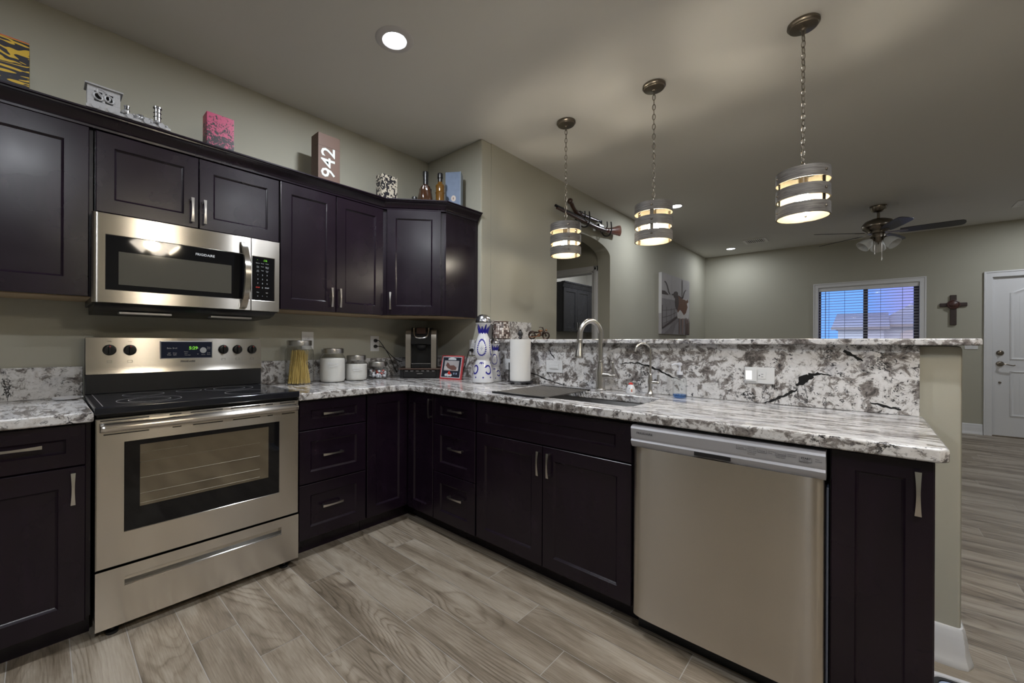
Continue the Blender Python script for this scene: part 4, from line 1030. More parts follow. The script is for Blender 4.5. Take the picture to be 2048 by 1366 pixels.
b.tube(smoothpath([(x, -.010 + (z - .222) * .55 + (.0), z) for x, z in ar], 4), .0065, 8); b.build('lift_handle', chrome, km)
b = MB(); b.obox((.12, .012, .272), (.036, 0, 0), (0, .015, .0), (0, .012, .022), bev=.003); b.build('touch_screen', M('dim_screen', (.06, .035, .03), .12), km)
b = MB(); b.box(.066, .174, .076, .0765, .04, .15, mi=0); b.build('back_splash_panel', M('dark_blue_black', (.012, .014, .022), .25), km)
b = MB(); b.cyl((.0, .10, .01), (.0, .10, .26), .034); b.build('water_tank', make_glass('smoke_tank', (.45, .42, .38), 1.4), km) if False else b.bm.free()

fr = thing('picture_frame', 'square red bordered picture frame leaning beside the coffee maker', 'picture frame', (.487, -.262, ZC + .0005), math.radians(9))
fr.rotation_euler = (math.radians(-12), 0, math.radians(9))
W_, H_ = .205, .182
fr_red = M('red_frame', (.42, .05, .055), .45); navy = M('navy_mat', (.014, .018, .03), .4)
b = MB(); b.box(0, W_, 0, .014, 0, H_, .003); b.build('frame', fr_red, fr)
b = MB(); F2 = lambda x0, x1, z0, z1, mi, d=0: b.box(x0, x1, -.0008 - d, .002, z0, z1, mi=mi)
F2(.012, W_ - .012, .012, H_ - .010, 0); F2(.017, W_ - .017, .017, H_ - .015, 1, .0004); F2(.035, W_ - .035, .066, .142, 2, .0008)
b.build('mat_board', [print_w, navy, M('old_photo_grey', (.36, .34, .35), .4)], fr)
b = MB(); yy = -.0021
def blob(pts, mi, d=0): b.face([(x, yy - d, z) for x, z in pts], mi)
blob([(.035, .075), (.17, .066), (.17, .090), (.035, .100)], 0)
blob([(.05, .105), (.07, .085), (.11, .070), (.15, .072), (.155, .09), (.125, .108), (.09, .105), (.075, .122), (.062, .128)], 1, .0002)
blob([(.03, .155)] + [(.065 + .075 * k / 8, .160 + .010 * math.sin(PI * k / 8)) for k in range(9)] + [(.148, .150), (.065, .150)][:1] + [(.065, .150)], 2) if False else blob([(.066 + .075 * k / 8, .158 + .008 * math.sin(PI * k / 8)) for k in range(9)] + [(.141, .147), (.066, .147)], 2)
for cx, cz, r in ((.082, .035, .017), (.105, .033, .013), (.060, .033, .012)):
    blob([(cx + r * math.cos(2 * PI * k / 14), cz + r * .8 * math.sin(2 * PI * k / 14)) for k in range(14)], 2, .0001 * r * 100)
blob([(.075, .048), (.085, .062), (.095, .064), (.10, .05), (.112, .047), (.10, .036), (.08, .038)], 3, .0006)
for cx in (.135, .157): blob([(cx + .007 * math.cos(2 * PI * k / 10), .045 + .008 * math.sin(2 * PI * k / 10)) for k in range(10)], 4)
b.build('picture', [M('photo_pale', (.50, .47, .47), .4), M('photo_brown', (.14, .07, .06), .4), print_w, print_r, M('photo_blue', (.25, .30, .42), .4)], fr, recalc=False)

# ------------------------------------------------------------------ blue and white bottles
def deco_bottle(label, x, y, s, rot):
    t = thing('ceramic_bottle', label, 'bottle', (x, y, ZC + .0005), rot, 'hand painted blue and white ceramic bottles')
    prof = [(.076, 0), (.082, .006), (.081, .02), (.072, .08), (.058, .15), (.050, .165), (.0475, .172), (.050, .180), (.060, .195), (.0665, .22), (.067, .245), (.061, .285), (.049, .325), (.036, .355), (.0305, .372), (.0305, .385), (.036, .400), (.049, .425), (.057, .437), (.058, .443), (.050, .445)]
    P = [(r * s * .98, z * s) for r, z in prof]
    def rad(z):
        for (r0, z0), (r1, z1) in zip(P[:-1], P[1:]):
            if z0 <= z <= z1: return r0 + (r1 - r0) * (z - z0) / max(1e-6, z1 - z0)
        return P[-1][0]
    b = MB(); b.lathe(P, seg=48); b.build('body', ceramic, t)
    b = MB(); k_ = s
    b.lathe([(.0575 * k_, .445 * k_), (.0585 * k_, .452 * k_), (.055 * k_, .472 * k_), (.044 * k_, .492 * k_), (.025 * k_, .505 * k_), (.001, .509 * k_)], seg=36); b.build('stopper', M('hammered_pewter', (.42, .42, .45), .22, 1.0, bump=.5, bscale=90), t)
    b = MB()                                                   # painted ornament lying on the glaze
    def dab(a0, z0, du, dz, tilt=0):
        q = []
        for k in range(8):
            u = du * math.cos(2 * PI * k / 8); v = dz * math.sin(2 * PI * k / 8)
            u, v = u * math.cos(tilt) - v * math.sin(tilt), u * math.sin(tilt) + v * math.cos(tilt)
            z = (z0 + v) * s; r = rad(z) + .0007; a = a0 + u * s / r
            q.append((r * math.cos(a), r * math.sin(a), z))
        b.face(q)
    for k in range(10):                                         # crown of leaves round the neck
        a = 2 * PI * k / 10; q = []
        for u, z in ((-.33, .372), (0, .360), (.33, .372), (.33, .392), (.06, .432 if k % 2 else .418), (-.06, .432 if k % 2 else .418), (-.33, .392)):
            r = rad(z * s) + .0008; q.append((r * math.cos(a + u), r * math.sin(a + u), z * s))
        b.face(q)
    for c_ in range(4):                                         # wreath medallions on the belly
        a = c_ * PI / 2
        for k in range(22):
            th = 2 * PI * k / 22; zz = .262 + .058 * math.sin(th); wd = .031 * (1.0 - .25 * math.sin(th))
            r = rad(zz * s); dab(a + wd * math.cos(th) * s / r, zz, .0085, .0046, th + .9)
        for u, v, tl in ((0, .012, 1.57), (-.006, .004, 2.2), (.006, .004, .9), (0, -.006, 1.57)): 
            r = rad((.25 + v) * s); dab(a + u * s / r, .25 + v, .006, .0011, tl)
        for k in range(18):                                     # scrolls on the skirt
            th = 2 * PI * k / 18; zz = .098 + .030 * math.sin(th); r = rad(zz * s)
            if not (-.6 < th - PI < .6): dab(a + PI / 4 + .024 * math.cos(th) * s / r, zz, .0085, .0048, th + .8)
        for u in (-.010, 0, .010): r = rad(.142 * s); dab(a + u * s / r, .146 + abs(u) * .2, .009, .004, 1.57 + u * 80)
    for k in range(8):
        a = 2 * PI * k / 8 + .2; dab(a, .042, .0075, .0035, .0); dab(a, .042, .0075, .0035, 1.57); dab(a, .042, .0045, .0045)
    b.build('painted_ornament', cobalt, t, smooth=False, recalc=False); return t
deco_bottle('taller blue and white ceramic bottle with round pewter stopper', .913, -.232, .93, math.radians(-58))
deco_bottle('smaller blue and white ceramic bottle beside the paper towels', .909, -.100, .605, math.radians(-56))

pt = thing('paper_towel_holder', 'black iron paper towel holder on the granite worktop', 'paper towel holder', (1.150, -.118, ZC + .0005))
b = MB(); b.lathe([(.086, .012), (.089, .016), (.086, .020), (.04, .020), (.04, .014)], seg=36, cap0=False, cap1=False); b.lathe([(.05, .010), (.05, .018)], seg=24)
for a in (0, PI / 2, PI, 3 * PI / 2): b.sphere((.075 * math.cos(a), .075 * math.sin(a), .008), .008, seg=12)
b.build('base', iron, pt)
b = MB(); b.cyl((0, 0, .015), (0, 0, .325), .006); b.lathe([(.010, .305), (.016, .310), (.010, .318), (.016, .328), (.018, .338), (.013, .35), (.007, .356), (.008, .362), (.001, .367)], seg=20); b.build('centre_rod', iron, pt)
b = MB(); b.tube([(-.080, -.02, .018), (-.080, -.02, .14)], .004, 8); b.build('tension_arm', iron, pt)
pr = thing('paper_towel_roll', 'white paper towel roll on the black holder', 'paper towels', (1.150, -.118, ZC + .022))
b = MB(); b.lathe([(.020, 0), (.0685, 0), (.0695, .003), (.0695, .275), (.0685, .278), (.020, .278)], seg=48, cap0=False, cap1=False, closed=True); b.build('roll', paper, pr)

# ------------------------------------------------------------------ things on the bar top
ZB = 1.2128
mv = thing('mosaic_candle_holder', 'brown mosaic tile candle holder on the bar top behind the bottles', 'candle holder', (.758, .143, ZB))
b = MB(); b.lathe([(.058, 0), (.072, .012), (.076, .035), (.072, .07), (.062, .11), (.058, .135), (.054, .135), (.06, .07), (.06, .02)], seg=40); b.build('cup', make_mosaic(), mv)
b = MB(); b.lathe([(.0585, .133), (.060, .136), (.0585, .142), (.053, .142), (.053, .133)], seg=40, closed=True); b.build('rim', M('copper_brown_rim', (.07, .04, .03), .4, .5), mv)
dv = thing('glass_candle_holder', 'dark grey glass candle holder half hidden behind the tall bottle', 'candle holder', (.713, .040, ZB))
b = MB(); b.lathe([(.028, 0), (.032, .01), (.032, .12), (.029, .12), (.029, .012)], seg=32); b.build('cup', M('smoked_glass', (.10, .10, .105), .12), dv)
mt = thing('motorcycle_sculpture', 'small dark metal motorcycle sculpture on the bar top', 'sculpture', (1.03, .27, ZB), math.radians(14))
brz = M('dark_bronze', (.055, .038, .03), .35, .9); cop = M('copper_scrap', (.22, .11, .06), .35, .9)
for x in (-.056, .056):
    b = MB(); b.torus((x, 0, .030), .025, .006, (0, 1, 0)); b.cyl((x, -.007, .03), (x, .007, .03), .006)
    for k in range(8): b.cyl((x, 0, .03), (x + .024 * math.cos(k * PI / 4), 0, .03 + .024 * math.sin(k * PI / 4)), .0011, seg=6)
    b.build('wheel', brz, mt)
b = MB()
b.tube([(-.056, -.008, .03), (-.02, -.008, .032), (.02, -.006, .03), (.034, -.005, .06)], .003); b.tube([(-.056, .008, .03), (-.02, .008, .032), (.02, .006, .03), (.034, .005, .06)], .003)
b.tube([(-.05, 0, .055), (-.02, 0, .052), (.03, 0, .064)], .004); b.build('frame', brz, mt)
b = MB(); b.sphere((.012, 0, .066), .013, seg=14, sc=(1.6, .8, .75)); b.build('fuel_tank', cop, mt)
b = MB(); b.sphere((-.028, 0, .058), .012, seg=12, sc=(1.7, .8, .4)); b.build('seat', brz, mt)
b = MB()
for s_ in (-1, 1): b.tube([(.056, .008 * s_, .03), (.036, .007 * s_, .075), (.030, .008 * s_, .088)], .0028); b.tube(smoothpath([(.032, .005 * s_, .084), (.024, .018 * s_, .094), (.010, .026 * s_, .092)], 4), .0024)
b.build('fork_and_handlebar', brz, mt)
b = MB()
for k in range(5): b.lathe([(.0105, 0), (.0105, .0025)], (-.004 + .0045 * k, 0, .034 + .004 * k), (.7, 0, .7), seg=12)
b.sphere((.0, 0, .034), .014, seg=12, sc=(1.1, .8, .9)); b.tube(smoothpath([(.008, -.012, .035), (-.02, -.015, .022), (-.075, -.015, .022)], 4), .0036); b.sphere((.058, 0, .072), .008, seg=12); b.build('engine', cop, mt)
b = MB(); b.tube(smoothpath([(-.085, 0, .036), (-.075, 0, .058), (-.05, 0, .064), (-.032, 0, .052)], 4), .005); b.build('rear_fender', brz, mt)

# ------------------------------------------------------------------ on top of the upper cabinets
ZT = 2.1995
box1 = thing('gift_box', 'black box with bold yellow stripes at the left end of the cabinet tops', 'box', (.28, -2.60, ZT), R90)
b = MB(); b.box(0, .229, 0, .09, 0, .235, .002); b.box(0.001, .228, .001, .089, .235, .238, mi=1); b.build('carton', [make_pattern('yellow_black_stripes', 'stripes', (.012, .012, .02), (.50, .32, .03), 3.0, .55), M('red_lid_edge', (.45, .03, .02), .5)], box1)
tr = thing('toy_train', 'silver metal toy locomotive on the cabinet top above the microwave', 'figurine', (.405, -2.205, ZT), R90)
pew = M('pewter', (.40, .40, .415), .42, .3, bump=.8, bscale=160); pew2 = M('polished_pewter', (.5, .5, .51), .24, 1.0)
b = MB(); b.box(0, .118, 0, .075, 0, .014, .002); b.box(.115, .295, .0, .07, 0, .012, .002); b.build('running_board', pew, tr)
b = MB()                                                       # cab with arched window openings
for q in [(.004, .026, .004, .012), (.088, .112, .004, .012), (.052, .062, .004, .012)]: b.box(q[0], q[1], q[2], q[3], .0355, .0775)
b.box(.004, .112, .004, .012, .0145, .035); b.box(.004, .112, .004, .012, .078, .0975); b.box(.004, .012, .0125, .0615, .0145, .0975); b.box(.104, .112, .0125, .0615, .0145, .0975); b.box(.004, .112, .062, .07, .0145, .0975)
for cx in (.039, .075): b.torus((cx, .003, .057), .016, .0035, (0, 1, 0), sx=.8)
b.torus((.057, .004, .070), .026, .003, (0, 1, 0), sx=.55); b.build('cab', pew, tr)
b = MB(); b.box(-.004, .122, -.005, .08, .098, .106, .003); b.build('roof', pew, tr)
b = MB(); b.lathe([(.020, 0), (.020, .16)], (.115, .035, .016), (1, 0, 0), seg=20)
for k in range(26): b.sphere((.12 + .165 * random.random(), random.uniform(0, .012), .012 + random.uniform(0, .018)), random.uniform(.004, .009), seg=8)
b.build('boiler', pew, tr)
b = MB(); b.lathe([(.009, .02), (.009, .062), (.011, .064), (.011, .068), (.009, .07), (.009, .048), (.0105, .046)], (.138, .035, 0), seg=18); b.lathe([(.011, .038), (.011, .040), (.009, .044)], (.138, .035, .01), seg=18); b.build('steam_dome', pew2, tr)
b = MB(); b.lathe([(.010, .02), (.010, .036), (.012, .038), (.010, .042), (.012, .046), (.004, .049)], (.187, .035, 0), seg=18); b.build('sand_dome', pew2, tr)
b = MB(); b.lathe([(.0135, .02), (.0135, .058), (.0165, .060), (.0135, .063), (.0135, .078), (.0165, .080), (.0135, .083), (.0135, .098), (.0175, .101), (.0175, .108), (.015, .110)], (.250, .035, 0), seg=22); b.build('smokestack', pew2, tr)
b = MB()
for x in (.03, .08, .145, .205, .26): b.lathe([(.012, 0), (.012, .004)], (x, -.001, .012), (0, -1, 0), seg=16)
b.build('wheels', pew, tr)
bx = thing('gift_box', 'pink and orange box printed with black branches on the cabinet top', 'box', (.28, -1.732, ZT), R90)
b = MB(); b.box(0, .131, 0, .08, 0, .222, .002); b.build('carton', make_pattern('branches_on_pink', 'blots', (.012, .008, .014), (.42, .055, .13), 48.0, .50, (.52, .20, .12)), bx)
bx = thing('bottle_box', 'tall brown box reading 1942 in pale numerals on the cabinet top', 'box', (.28, -1.118, ZT), R90)
b = MB(); b.box(0, .15, 0, .10, 0, .343, .002); b.build('carton', M('brown_carton', (.115, .066, .048), .6), bx)
b = MB(); b.text('1942', (.112, -.0006, .262), (0, 0, 1), (-1, 0, 0), .134, 0, 'RIGHT', bold=.0012); b.build('numerals', M('pale_mint_print', (.58, .66, .63), .5), bx, recalc=False)
b = MB(); b.box(-.0004, .1504, -.0004, .05, .262, .2632); b.build('lid_seam', M('dark_seam', (.03, .018, .013), .7), bx)
bx = thing('gift_box', 'small black and cream checkered box left of the dark bottles on the cabinet top', 'box', (.30, -.651, ZT), R90)
b = MB(); b.box(0, .132, 0, .08, 0, .212, .002); b.build('carton', make_pattern('black_cream_check', 'cells', (.012, .011, .016), (.50, .45, .36), 80.0, .52), bx)
amber = M('dark_amber_glass', (.045, .018, .008), .16, spec=.5, coat=.15); amber2 = M('amber_liquid_glass', (.12, .055, .008), .16, spec=.5, coat=.15)
bt = thing('liquor_bottle', 'squat dark brown textured bottle with black cap on the cabinet top', 'bottle', (.42, -.348, ZT))
b = MB(); R = []
for k in range(22):
    z = .165 * k / 21; tw = z * 9
    rr_ = .044 + .010 * math.sin(PI * min(1, z / .13)) - (.012 if z > .15 else 0)
    R.append([(rr_ * (1 + .09 * math.sin(5 * a + tw * 3)) * math.cos(a + tw * .3), rr_ * (1 + .09 * math.sin(5 * a + tw * 3)) * math.sin(a + tw * .3), z) for a in [2 * PI * q / 40 for q in range(40)]])
b.rings(R); b.lathe([(.034, .163), (.022, .172), (.018, .18)], seg=24); b.build('body', amber, bt)
b = MB(); b.lathe([(.0195, .175), (.0195, .24), (.0215, .243), (.0215, .272), (.019, .277)], seg=24); b.build('cap', plastic_b, bt)
bt = thing('liquor_bottle', 'slim amber ringed bottle with black cap beside the blue box on the cabinet top', 'bottle', (.50, -.272, ZT))
b = MB(); pr_ = [(.028, 0), (.034, .004), (.033, .045), (.036, .052), (.033, .060), (.033, .11), (.037, .117), (.033, .124), (.033, .158), (.036, .165), (.032, .176), (.019, .186), (.017, .20)]
b.lathe(pr_, seg=28); b.build('body', [amber2], bt)
b = MB(); b.lathe([(.017, .192), (.0175, .225), (.0215, .228), (.0215, .258), (.018, .265), (.005, .268)], seg=24); b.build('cap', plastic_b, bt)
cp_ = thing('bottle_stopper', 'small loose black stopper lying on the cabinet top left of the bottles', 'stopper', (.47, -.490, ZT))
b = MB(); b.lathe([(.020, 0), (.021, .002), (.021, .034), (.018, .038), (.001, .038)], seg=24); b.build('stopper_body', plastic_b, cp_)
bx = thing('bottle_box', 'tall pale blue wooden box with oval label at the right end of the cabinet tops', 'box', (.437, -.163, ZT), math.radians(35))
wood_b = M('pale_blue_stained_wood', (.14, .19, .29), .6, vary=.25, vscale=25)
b = MB(); b.box(0, .122, 0, .085, 0, .325, .002); b.build('case', wood_b, bx)
b = MB(); b.box(.116, .124, -.003, .088, 0, .327, .002); b.build('end_board', M('pale_blue_grey_wood', (.24, .29, .36), .6), bx)
b = MB(); b.face([(.066 + .019 * math.cos(2 * PI * k / 20), -.0006, .117 + .024 * math.sin(2 * PI * k / 20)) for k in range(20)], 0); b.face([(.065 + .004 * math.cos(2 * PI * k / 10), -.0010, .117 + .011 * math.sin(2 * PI * k / 10)) for k in range(10)], 1); b.build('oval_label', [M('cream_label', (.50, .42, .36), .5), M('label_brown', (.12, .05, .04), .5)], bx, recalc=False)

# ------------------------------------------------------------------ pendants over the bar
def pendant(label, x, y=.26, z0=1.818, rot=0.0):
    t = thing('pendant_light', label, 'pendant light', (x, y, z0), rot, 'three banded drum pendants over the bar')
    R0, BH, GP = .1085, .056, .0295; top = BH * 3 + GP * 2
    for k in range(3):
        z = k * (BH + GP)
        b = MB(); b.lathe([(R0, z), (R0 + .0005, z + .002), (R0 + .0005, z + BH - .002), (R0, z + BH), (R0 - .006, z + BH)], seg=56, cap0=False, cap1=False)
        b.lathe([(R0 - .006, z + BH), (R0 - .006, z), (R0, z)], seg=56, cap0=False, cap1=False, mi=1)
        b.build('wood_band', [greywood, cream], t, recalc=False)
    for a in (0, 2 * PI / 3, 4 * PI / 3):
        ca_, sa_ = math.cos(a), math.sin(a); u = Vector((ca_, sa_, 0)); v = Vector((-sa_, ca_, 0))
        b = MB(); b.obox(u * (R0 - .0085) + Vector((0, 0, top / 2)), u * .0012, v * .010, Vector((0, 0, top / 2 - .003)))
        for k in range(3):
            zc = k * (BH + GP) + BH / 2; b.sphere(u * (R0 + .001) + Vector((0, 0, zc)), .0062, seg=12); b.sphere(u * (R0 - .011) + Vector((0, 0, zc)), .0055, seg=12)
        b.obox(u * (R0 - .0085) / 2 + Vector((0, 0, top - .006)), u * (R0 - .0085) / 2, v * .010, Vector((0, 0, .0012)))
        b.build('strap', nickel_d, t)
    b = MB(); b.lathe([(.012, top - .012), (.020, top - .010), (.020, top - .004), (.012, top + .004), (.006, top + .014)], seg=24); b.cyl((0, 0, top - .085), (0, 0, top - .01), .017); b.build('lamp_holder', nickel_d, t)
    b = MB(); b.lathe([(.014, .128), (.017, .122), (.024, .105), (.031, .080), (.030, .070), (.020, .066)], seg=24); b.build('bulb', bulb_m, t)
    b = MB(); zz = top + .016; zt = H - z0 - .03; k = 0; n = int((zt - zz) / .029); pitch = (zt - zz) / n
    for k in range(n):
        c = Vector((0, 0, zz + pitch * (k + .5))); ax = Vector((1, 0, 0)) if k % 2 else Vector((0, 1, 0)); u = ax.cross(Vector((0, 0, 1)))
        b.tube([c + u * .0085 * math.cos(q) + Vector((0, 0, 1)) * (pitch * .5 + .0035) * math.sin(q) for q in [2 * PI * j / 16 for j in range(16)]], .0020, 6, closed=True)
    b.tube([(.001 * math.sin(j), .001 * math.cos(j), zz + (zt - zz) * j / 20) for j in range(21)], .0010, 6); b.build('chain', nickel_d, t)
    hc = H - z0
    b = MB(); b.lathe([(.066, hc - .0005), (.067, hc - .012), (.060, hc - .016), (.059, hc - .024), (.052, hc - .028), (.020, hc - .029), (.010, hc - .036), (.004, hc - .040)], seg=40); b.build('ceiling_canopy', nickel_d, t)
    return t
pendant('leftmost banded drum pendant, in front of the arched opening', 1.265, rot=math.radians(-47))
pendant('middle banded drum pendant over the bar', 1.888, rot=math.radians(-75))
pendant('rightmost banded drum pendant, nearest and largest in view', 2.617, rot=math.radians(-32))

# ------------------------------------------------------------------ recessed lights, vents
lab = ['bright recessed light in the kitchen ceiling above the stove', 'recessed living room light beside the middle pendant', 'small distant recessed light left of the ceiling vent',
       'added unseen recessed fill light in the kitchen ceiling behind the viewer near the stove wall', 'recessed light in the kitchen ceiling behind the viewer', 'added unseen recessed fill light at the right of the living room ceiling', 'added unseen recessed fill light near the front door ceiling', 'recessed light in the kitchen ceiling above the dishwasher']
trim_m = M('recessed_trim_white', (.50, .49, .49), .5)
for (x, y), pw, lb in zip(CANS, CAN_POWER, lab):
    t = thing('recessed_light', lb, 'ceiling light', (x, y, H), 0, 'recessed ceiling lights')
    first = (x, y) == CANS[0]
    ro, ri = (.100, .060) if first else (.085, .060)
    b = MB(); b.lathe([(ri, -.004), (ri + .004, -.008), (ro - .010, -.007), (ro, -.0005), (ro, .0)], seg=44, cap0=False, cap1=False); b.lathe([(ri, -.004), (ri - .003, -.0005)], seg=44, cap0=False, cap1=False); b.build('trim_ring', trim_m, t)
    b = MB(); b.lathe([(ri - .001, -.0035), (ri - .001, -.0030)], seg=40); b.build('lens', can_lens, t)
    a_ = area('recessed_lamp', (x, y, H - .012), .11, pw, COOL); a_.parent = None
vent_m = M('vent_white', (.72, .71, .70), .5)
for x, y, lb in ((1.60, 5.235, 'white slatted vent in the living room ceiling'), (4.22, 5.20, 'white ceiling vent cut off at the right edge')):
    t = thing('ceiling_vent', lb, 'vent', (x, y, H))
    b = MB()
    for q in [(-.15, .15, -.15, -.115), (-.15, .15, .115, .15), (-.15, -.115, -.115, .115), (.115, .15, -.115, .115)]: b.box(*q, -.012, -.0003, .002)
    b.build('frame', vent_m, t)
    b = MB()
    for k in range(9): b.obox((-.10 + .025 * k, 0, -.007), (.009, 0, -.004), (0, .115, 0), (.0006, 0, .0013))
    b.build('slats', vent_m, t)
    b = MB(); b.box(-.116, .116, -.116, .116, -.0022, -.0006); b.build('duct_shade_sheet', M('duct_darkness', (.02, .02, .02), .8), t)  # near-black sheet at ceiling level stands for the shade inside the duct

# ------------------------------------------------------------------ ceiling fans
bladem = M('dark_fan_blade', (.020, .017, .020), .35); frost = M('frosted_white_glass', (.62, .62, .60), .35)
def fan(label, x, y, base_ang, lit, zdrop=.28):
    t = thing('ceiling_fan', label, 'ceiling fan', (x, y, H), 0, 'ceiling fans with frosted glass shades')
    b = MB(); b.lathe([(.072, 0), (.074, -.012), (.066, -.045), (.045, -.068), (.022, -.076), (.0, -.078)], seg=36); b.cyl((0, 0, -.07), (0, 0, -.16), .0135); b.build('canopy_and_rod', nickel_d, t)
    z = -.145
    b = MB(); b.lathe([(.02, z), (.06, z - .006), (.115, z - .03), (.142, z - .065), (.146, z - .09), (.135, z - .118), (.105, z - .140), (.09, z - .15), (.085, z - .17), (.06, z - .178)], seg=44); b.build('motor_housing', nickel_d, t)
    zb = -.312
    for k in range(5):
        a = base_ang + k * 2 * PI / 5; u = Vector((math.cos(a), math.sin(a), 0)); v = Vector((-math.sin(a), math.cos(a), 0)); up = Vector((0, 0, 1))
        tilt = math.radians(-13); vv = v * math.cos(tilt) + up * math.sin(tilt); nn = u.cross(vv)
        b = MB(); O = Vector((0, 0, zb))
        ol = [(.175, .048), (.25, .060), (.40, .066), (.58, .066), (.635, .058), (.655, .040), (.662, 0)]
        ol = ol + [(p, -q) for p, q in reversed(ol[:-1])]
        b.rings([[O + u * p + vv * q + nn * d for p, q in ol] for d in (-.003, .003)])
        bd = b.build('blade', bladem, t)
        b = MB(); b.rings([[O + u * p + vv * q + nn * (d - .004) for p, q in ((.075, .014), (.13, .012), (.19, .03), (.235, .018), (.245, 0), (.235, -.018), (.19, -.03), (.13, -.012), (.075, -.014))] for d in (-.003, .001)]); b.build('blade_bracket', nickel_d, bd)
    b = MB(); b.lathe([(.055, -.32), (.06, -.33), (.06, -.365), (.052, -.375), (.045, -.40), (.03, -.415), (.012, -.42), (.008, -.44), (.001, -.444)], seg=32); lk = b.build('light_kit', nickel_d, t)
    for k in range(4 if lit else 3):
        a = base_ang + 1.56 + k * 2 * PI / (4 if lit else 3); u = Vector((math.cos(a), math.sin(a), 0))
        ax = (u * .72 + Vector((0, 0, -.70))).normalized(); o = Vector((0, 0, -.375)) + u * .058
        b = MB(); b.tube([Vector((0, 0, -.37)) + u * .03, o + ax * .01], .013, 10); b.lathe([(.024, .0), (.027, .02), (.02, .028)], o, ax, seg=20); b.build('shade_arm', nickel_d, lk)
        b = MB(); b.lathe([(.026, .020), (.042, .040), (.058, .075), (.066, .115), (.068, .135), (.0655, .135), (.063, .112), (.054, .075), (.038, .042), (.022, .024)], o, ax, seg=32, closed=True, cap0=False, cap1=False); b.build('glass_shade', frost if not lit else M('glowing_frosted_shade', (.8, .74, .6), .4, emit=(1, .90, .75), es=16.0), lk)
        if lit:
            b = MB(); b.sphere(o + ax * .085, .026, seg=14); b.build('bulb', emis('fan_bulb', (1, .90, .75), 220.0), lk)
    for s_, L in ((1, .20), (-1, .13)):
        b = MB(); p = Vector((.03 * s_, .02 * s_, -.40)); b.cyl(p, p + Vector((0, 0, -L)), .0012, seg=6); b.lathe([(.003, 0), (.006, .01), (.005, .03), (.002, .035)], p + Vector((0, 0, -L - .033)), seg=10); b.build('pull_chain', nickel, t)
    return t
fan('dark bladed ceiling fan with unlit frosted shades in the living room', 2.95, 4.28, 0.0, False)
fan('lit ceiling fan behind the viewer, mirrored in the microwave door', 3.9, -1.44, .35, True).scale = (1.15, 1.15, 1.15)

# ------------------------------------------------------------------ long gun, pistol and rack above the arch
gk = thing('gun_rack', 'black iron hook rack on the wall above the arch', 'wall rack', (XA, 1.62, 2.47))
b = MB(); b.box(0, .012, -.18, .46, -.012, .012, .003); b.build('back_bar', iron, gk)
for y in (-.10, .40):
    b = MB(); b.tube(smoothpath([(.008, y, -.03), (.04, y + .0, -.071), (.085, y + .02, -.069), (.105, y + .035, -.01), (.100, y + .04, .06), (.098, y + .038, .085)], 5), .0075, 8); b.tube(smoothpath([(.008, y, .02), (.04, y - .01, .004), (.078, y - .015, .018), (.080, y - .02, .078)], 5), .0065, 8); b.build('hook', iron, gk)
dwood = M('dark_gun_wood', (.045, .018, .011), .3, coat=.3); gunm = M('gun_metal', (.03, .03, .035), .25, .9)
ln = thing('musket', 'long dark musket with flared brown butt resting on the wall rack', 'musket', (XA + .07, .965, 2.478))
def yz(y, z): return (0, y - .965, z - 2.478)
b = MB(); b.tube([yz(.965, 2.478), yz(1.45, 2.464), yz(1.72, 2.455)], .0125, 12); b.build('barrel', gunm, ln)
b = MB(); b.tube([yz(.99, 2.462), yz(1.35, 2.450), yz(1.72, 2.438), yz(1.90, 2.440), yz(1.98, 2.446)], [.013, .017, .022, .026, .022], 12); b.build('fore_stock', dwood, ln)
b = MB(); R = []
for y, z0, z1, hw_ in ((1.96, 2.425, 2.470, .014), (2.06, 2.428, 2.492, .017), (2.18, 2.44, 2.525, .020), (2.30, 2.450, 2.568, .022), (2.345, 2.452, 2.580, .022), (2.352, 2.458, 2.574, .018)):
    zc, hz = (z0 + z1) / 2, (z1 - z0) / 2; R.append([(hw_ * math.cos(q), y - .965, zc + hz * math.sin(q) - 2.478) for q in [2 * PI * j / 16 for j in range(16)]])
b.rings(R); b.build('butt_stock', M('red_brown_stock', (.13, .045, .03), .22, coat=.5), ln)
b = MB(); b.obox(yz(1.86, 2.470), (.016, 0, 0), (0, .05, 0), (0, 0, .014), bev=.003); b.tube(smoothpath([yz(1.93, 2.43), yz(1.90, 2.405), yz(1.86, 2.408), yz(1.845, 2.43)], 4), .003, 8); b.tube([yz(1.885, 2.48), yz(1.875, 2.50), yz(1.895, 2.508)], .006, 8); b.build('lock_and_trigger', gunm, ln)
pi_ = thing('flintlock_pistol', 'dark pistol with curved knobbed grip above the musket on the rack', 'pistol', (XA + .04, 1.29, 2.60))
def yq(y, z): return (0, y - 1.29, z - 2.60)
b = MB(); b.tube(smoothpath([yq(1.275, 2.600), yq(1.30, 2.585), yq(1.335, 2.555), yq(1.385, 2.525), yq(1.45, 2.515)], 5), [.024] * 3 + [.020] * 6 + [.019] * 6 + [.022] * 6, 12); b.sphere(yq(1.275, 2.603), .029, seg=14); b.build('grip', dwood, pi_)
b = MB(); b.tube([yq(1.44, 2.518), yq(1.60, 2.522), yq(1.85, 2.530)], [.020, .017, .014], 12); b.build('fore_stock', dwood, pi_)
b = MB(); b.tube([yq(1.45, 2.531), yq(1.93, 2.540)], .011, 12); b.lathe([(.011, 0), (.015, .01), (.015, .02)], yq(1.915, 2.5397), (0, 1, .02), seg=14); b.build('barrel', gunm, pi_)
b = MB(); b.tube(smoothpath([yq(1.41, 2.50), yq(1.415, 2.475), yq(1.45, 2.470), yq(1.475, 2.495)], 4), .004, 8); b.obox(yq(1.48, 2.535), (.014, 0, 0), (0, .03, 0), (0, 0, .012), bev=.003); b.build('trigger_guard', gunm, pi_)

